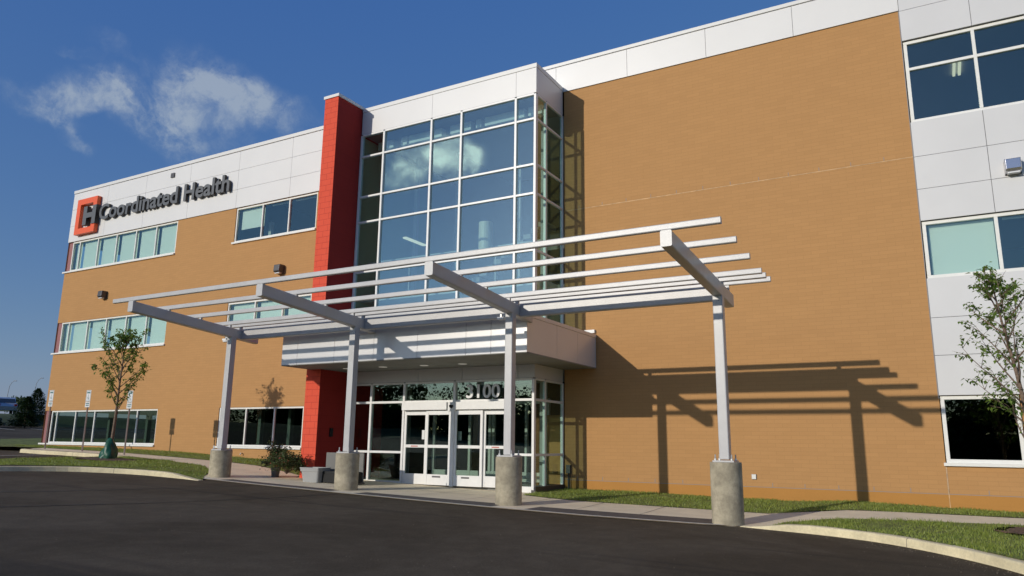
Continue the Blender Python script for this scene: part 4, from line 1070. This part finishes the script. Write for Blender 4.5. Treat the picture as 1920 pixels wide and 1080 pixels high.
def round_tree(x, y, h, r, seed, label, m='far_leaf', group=None):
    z = G(x, y); rnd = random.Random(seed); t = thing('broadleaf_tree', (x, y, z), label, 'tree', group)
    MB().tube([(x, y, z-.1), (x, y, z+h*.7)], [.15, .05], 6).build('trunk', 'bark', t); lm = MB()
    bl = [(rnd.gauss(0, r*.45), rnd.gauss(0, r*.45), z+h*rnd.uniform(.45, .92)) for _ in range(9)]
    for k in range(1700):
        b = bl[rnd.randrange(9)]; p = Vector((x+b[0]+rnd.gauss(0, r*.25), y+b[1]+rnd.gauss(0, r*.25), b[2]+rnd.gauss(0, r*.2))); s = rnd.uniform(.15, .3)
        ax = Vector((rnd.gauss(0, 1), rnd.gauss(0, 1), rnd.gauss(0, 1))).normalized(); sd = ax.orthogonal().normalized()*s*.5
        lm.add([p, p+ax*s*.5+sd, p+ax*s, p+ax*s*.5-sd], [(0, 1, 2, 3)])
    lm.build('crown', m, t)
round_tree(-107, 33.3, 2.5, 1.2, 3, 'small round tree behind the parked cars at far left')
def car(x, y, rz, paint_, label):
    z = G(x, y); t = thing('parked_car', (x, y, z), label, 'car', 'cars parked on the bank', local=True, rz=rz)
    prof = [(-2.2, .35), (-2.25, .75), (-2.15, 1.0), (-1.75, 1.12), (-1.35, 1.58), (-.9, 1.70), (.5, 1.70), (.95, 1.55), (1.35, 1.08), (2.05, .95), (2.25, .75), (2.25, .35)]
    m = MB(); rings = []
    for yy, k in ((-.88, .9), (-.9, 1), (.9, 1), (.88, .9)): rings.append([(px_, yy*(1 if pz < 1.1 else .84), .35+(pz-.35)*(1 if k == 1 else .985)) for px_, pz in prof])
    m.loft(rings); b = m.build('body', paint_, t, bevel=.03)
    for s in (-1, 1):
        g = MB(); yy = s*.80
        g.add([(-1.28, s*.87, 1.12), (.98+.2, s*.87, 1.1), (.85, s*.775, 1.52), (-1.12, s*.775, 1.54)], [(0, 1, 2, 3)]); g.build('side_window', 'car_glass', b)
        for xx in (-1.35, 1.4):
            w = MB(); w.smooth = False; w.loft([[(xx+.34*math.cos(2*PI*k/20), s*.92-.0, .34+.34*math.sin(2*PI*k/20)) for k in range(20)], [(xx+.34*math.cos(2*PI*k/20), s*.70, .34+.34*math.sin(2*PI*k/20)) for k in range(20)]]); wh = w.build('wheel', 'tyre', t)
            w = MB(); w.loft([[(xx+.2*math.cos(2*PI*k/12), s*.93, .34+.2*math.sin(2*PI*k/12)) for k in range(12)], [(xx+.2*math.cos(2*PI*k/12), s*.9, .34+.2*math.sin(2*PI*k/12)) for k in range(12)]]); w.build('rim', 'chrome', wh)
        MB().box(2.2, 2.27, s*.55, s*.85, .72, .88).build('headlight', 'headlight', t); MB().box(-2.27, -2.2, s*.6, s*.86, .8, 1.0).build('tail_light', 'tail_red', t)
    g = MB(); g.add([(1.36, -.74, 1.1), (1.36, .74, 1.1), (.99, .68, 1.53), (.99, -.68, 1.53)], [(0, 1, 2, 3)]); g.build('windscreen', 'car_glass', b)
    g = MB(); g.add([(-1.76, -.74, 1.14), (-1.76, .74, 1.14), (-1.39, .68, 1.54), (-1.39, -.68, 1.54)], [(3, 2, 1, 0)]); g.build('rear_window', 'car_glass', b)
car(-83.5, 17.5, RAD(152), 'car_white', 'white car on the bank at the left edge of the frame')
car(-84.5, 20.9, RAD(160), 'car_silver', 'pale silver car on the bank, next to the dark conifers')
def street_lamp(x, y, h, label, rz=0.0):
    z = G(x, y); t = thing('street_lamp', (x, y, z), label, 'street lamp', 'tall lamps beyond the bank', local=True, rz=rz)
    MB().tube([(0, 0, 0), (.0, 0, h*.6), (.12, 0, h*.86), (.45, 0, h*.96), (.8, 0, h)], [.06, .05, .04, .035, .03], 8).build('pole', 'pole_metal', t)
    MB().box(.75, 1.2, -.1, .1, h-.05, h+.05).build('lamp_head', 'pole_metal', t, bevel=.03)
street_lamp(-134.4, 45.8, 6.2, 'thin tall lamp with bent arm, the left one beyond the parked cars', RAD(30))
street_lamp(-132.7, 49.1, 6.9, 'thin tall lamp with bent arm, the right one above the conifers', RAD(30))

# tree belt across the road, seen only as reflection in the panes
rnd = random.Random(77); lm = MB()
for k in range(34):
    x = -150+k*7.5+rnd.uniform(-2, 2); y = -88+rnd.uniform(-8, 8)
    h = rnd.uniform(6.0, 9.5)*(1.1 if noise.noise(Vector((x*.05, 0, 0))) > 0 else .8); z = G(x, y)
    lm.tube([(x, y, z-.2), (x, y, z+h*.6)], [.25, .1], 5)
    bl = [(rnd.gauss(0, 2.2), rnd.gauss(0, 2), z+h*rnd.uniform(.05, .9)) for _ in range(12)]
    for j in range(1700):
        p = Vector((x+rnd.gauss(0, 3.6), y+rnd.gauss(0, 1.2), z+rnd.uniform(0, 3.4))); s = rnd.uniform(.4, .75)
        ax = Vector((rnd.gauss(0, 1), rnd.gauss(0, 1), rnd.gauss(0, 1))).normalized(); sd = ax.orthogonal().normalized()*s*.5
        lm.add([p, p+ax*s*.5+sd, p+ax*s, p+ax*s*.5-sd], [(0, 1, 2, 3)])
    for j in range(3000):
        b = bl[rnd.randrange(12)]; p = Vector((x+b[0]+rnd.gauss(0, 1.3), y+b[1]+rnd.gauss(0, 1.1), b[2]+rnd.gauss(0, .9))); s = rnd.uniform(.3, .65)
        ax = Vector((rnd.gauss(0, 1), rnd.gauss(0, 1), rnd.gauss(0, 1))).normalized(); sd = ax.orthogonal().normalized()*s*.5
        lm.add([p, p+ax*s*.5+sd, p+ax*s, p+ax*s*.5-sd], [(0, 1, 2, 3)])
o = lm.build('tree_belt', 'far_leaf'); tag(o, 'belt of broadleaf trees across the road, mirrored in the glass', kind='stuff')

for o in LOCALS:
    pass
for o in bpy.data.objects:
    if '_local' in o: del o['_local']
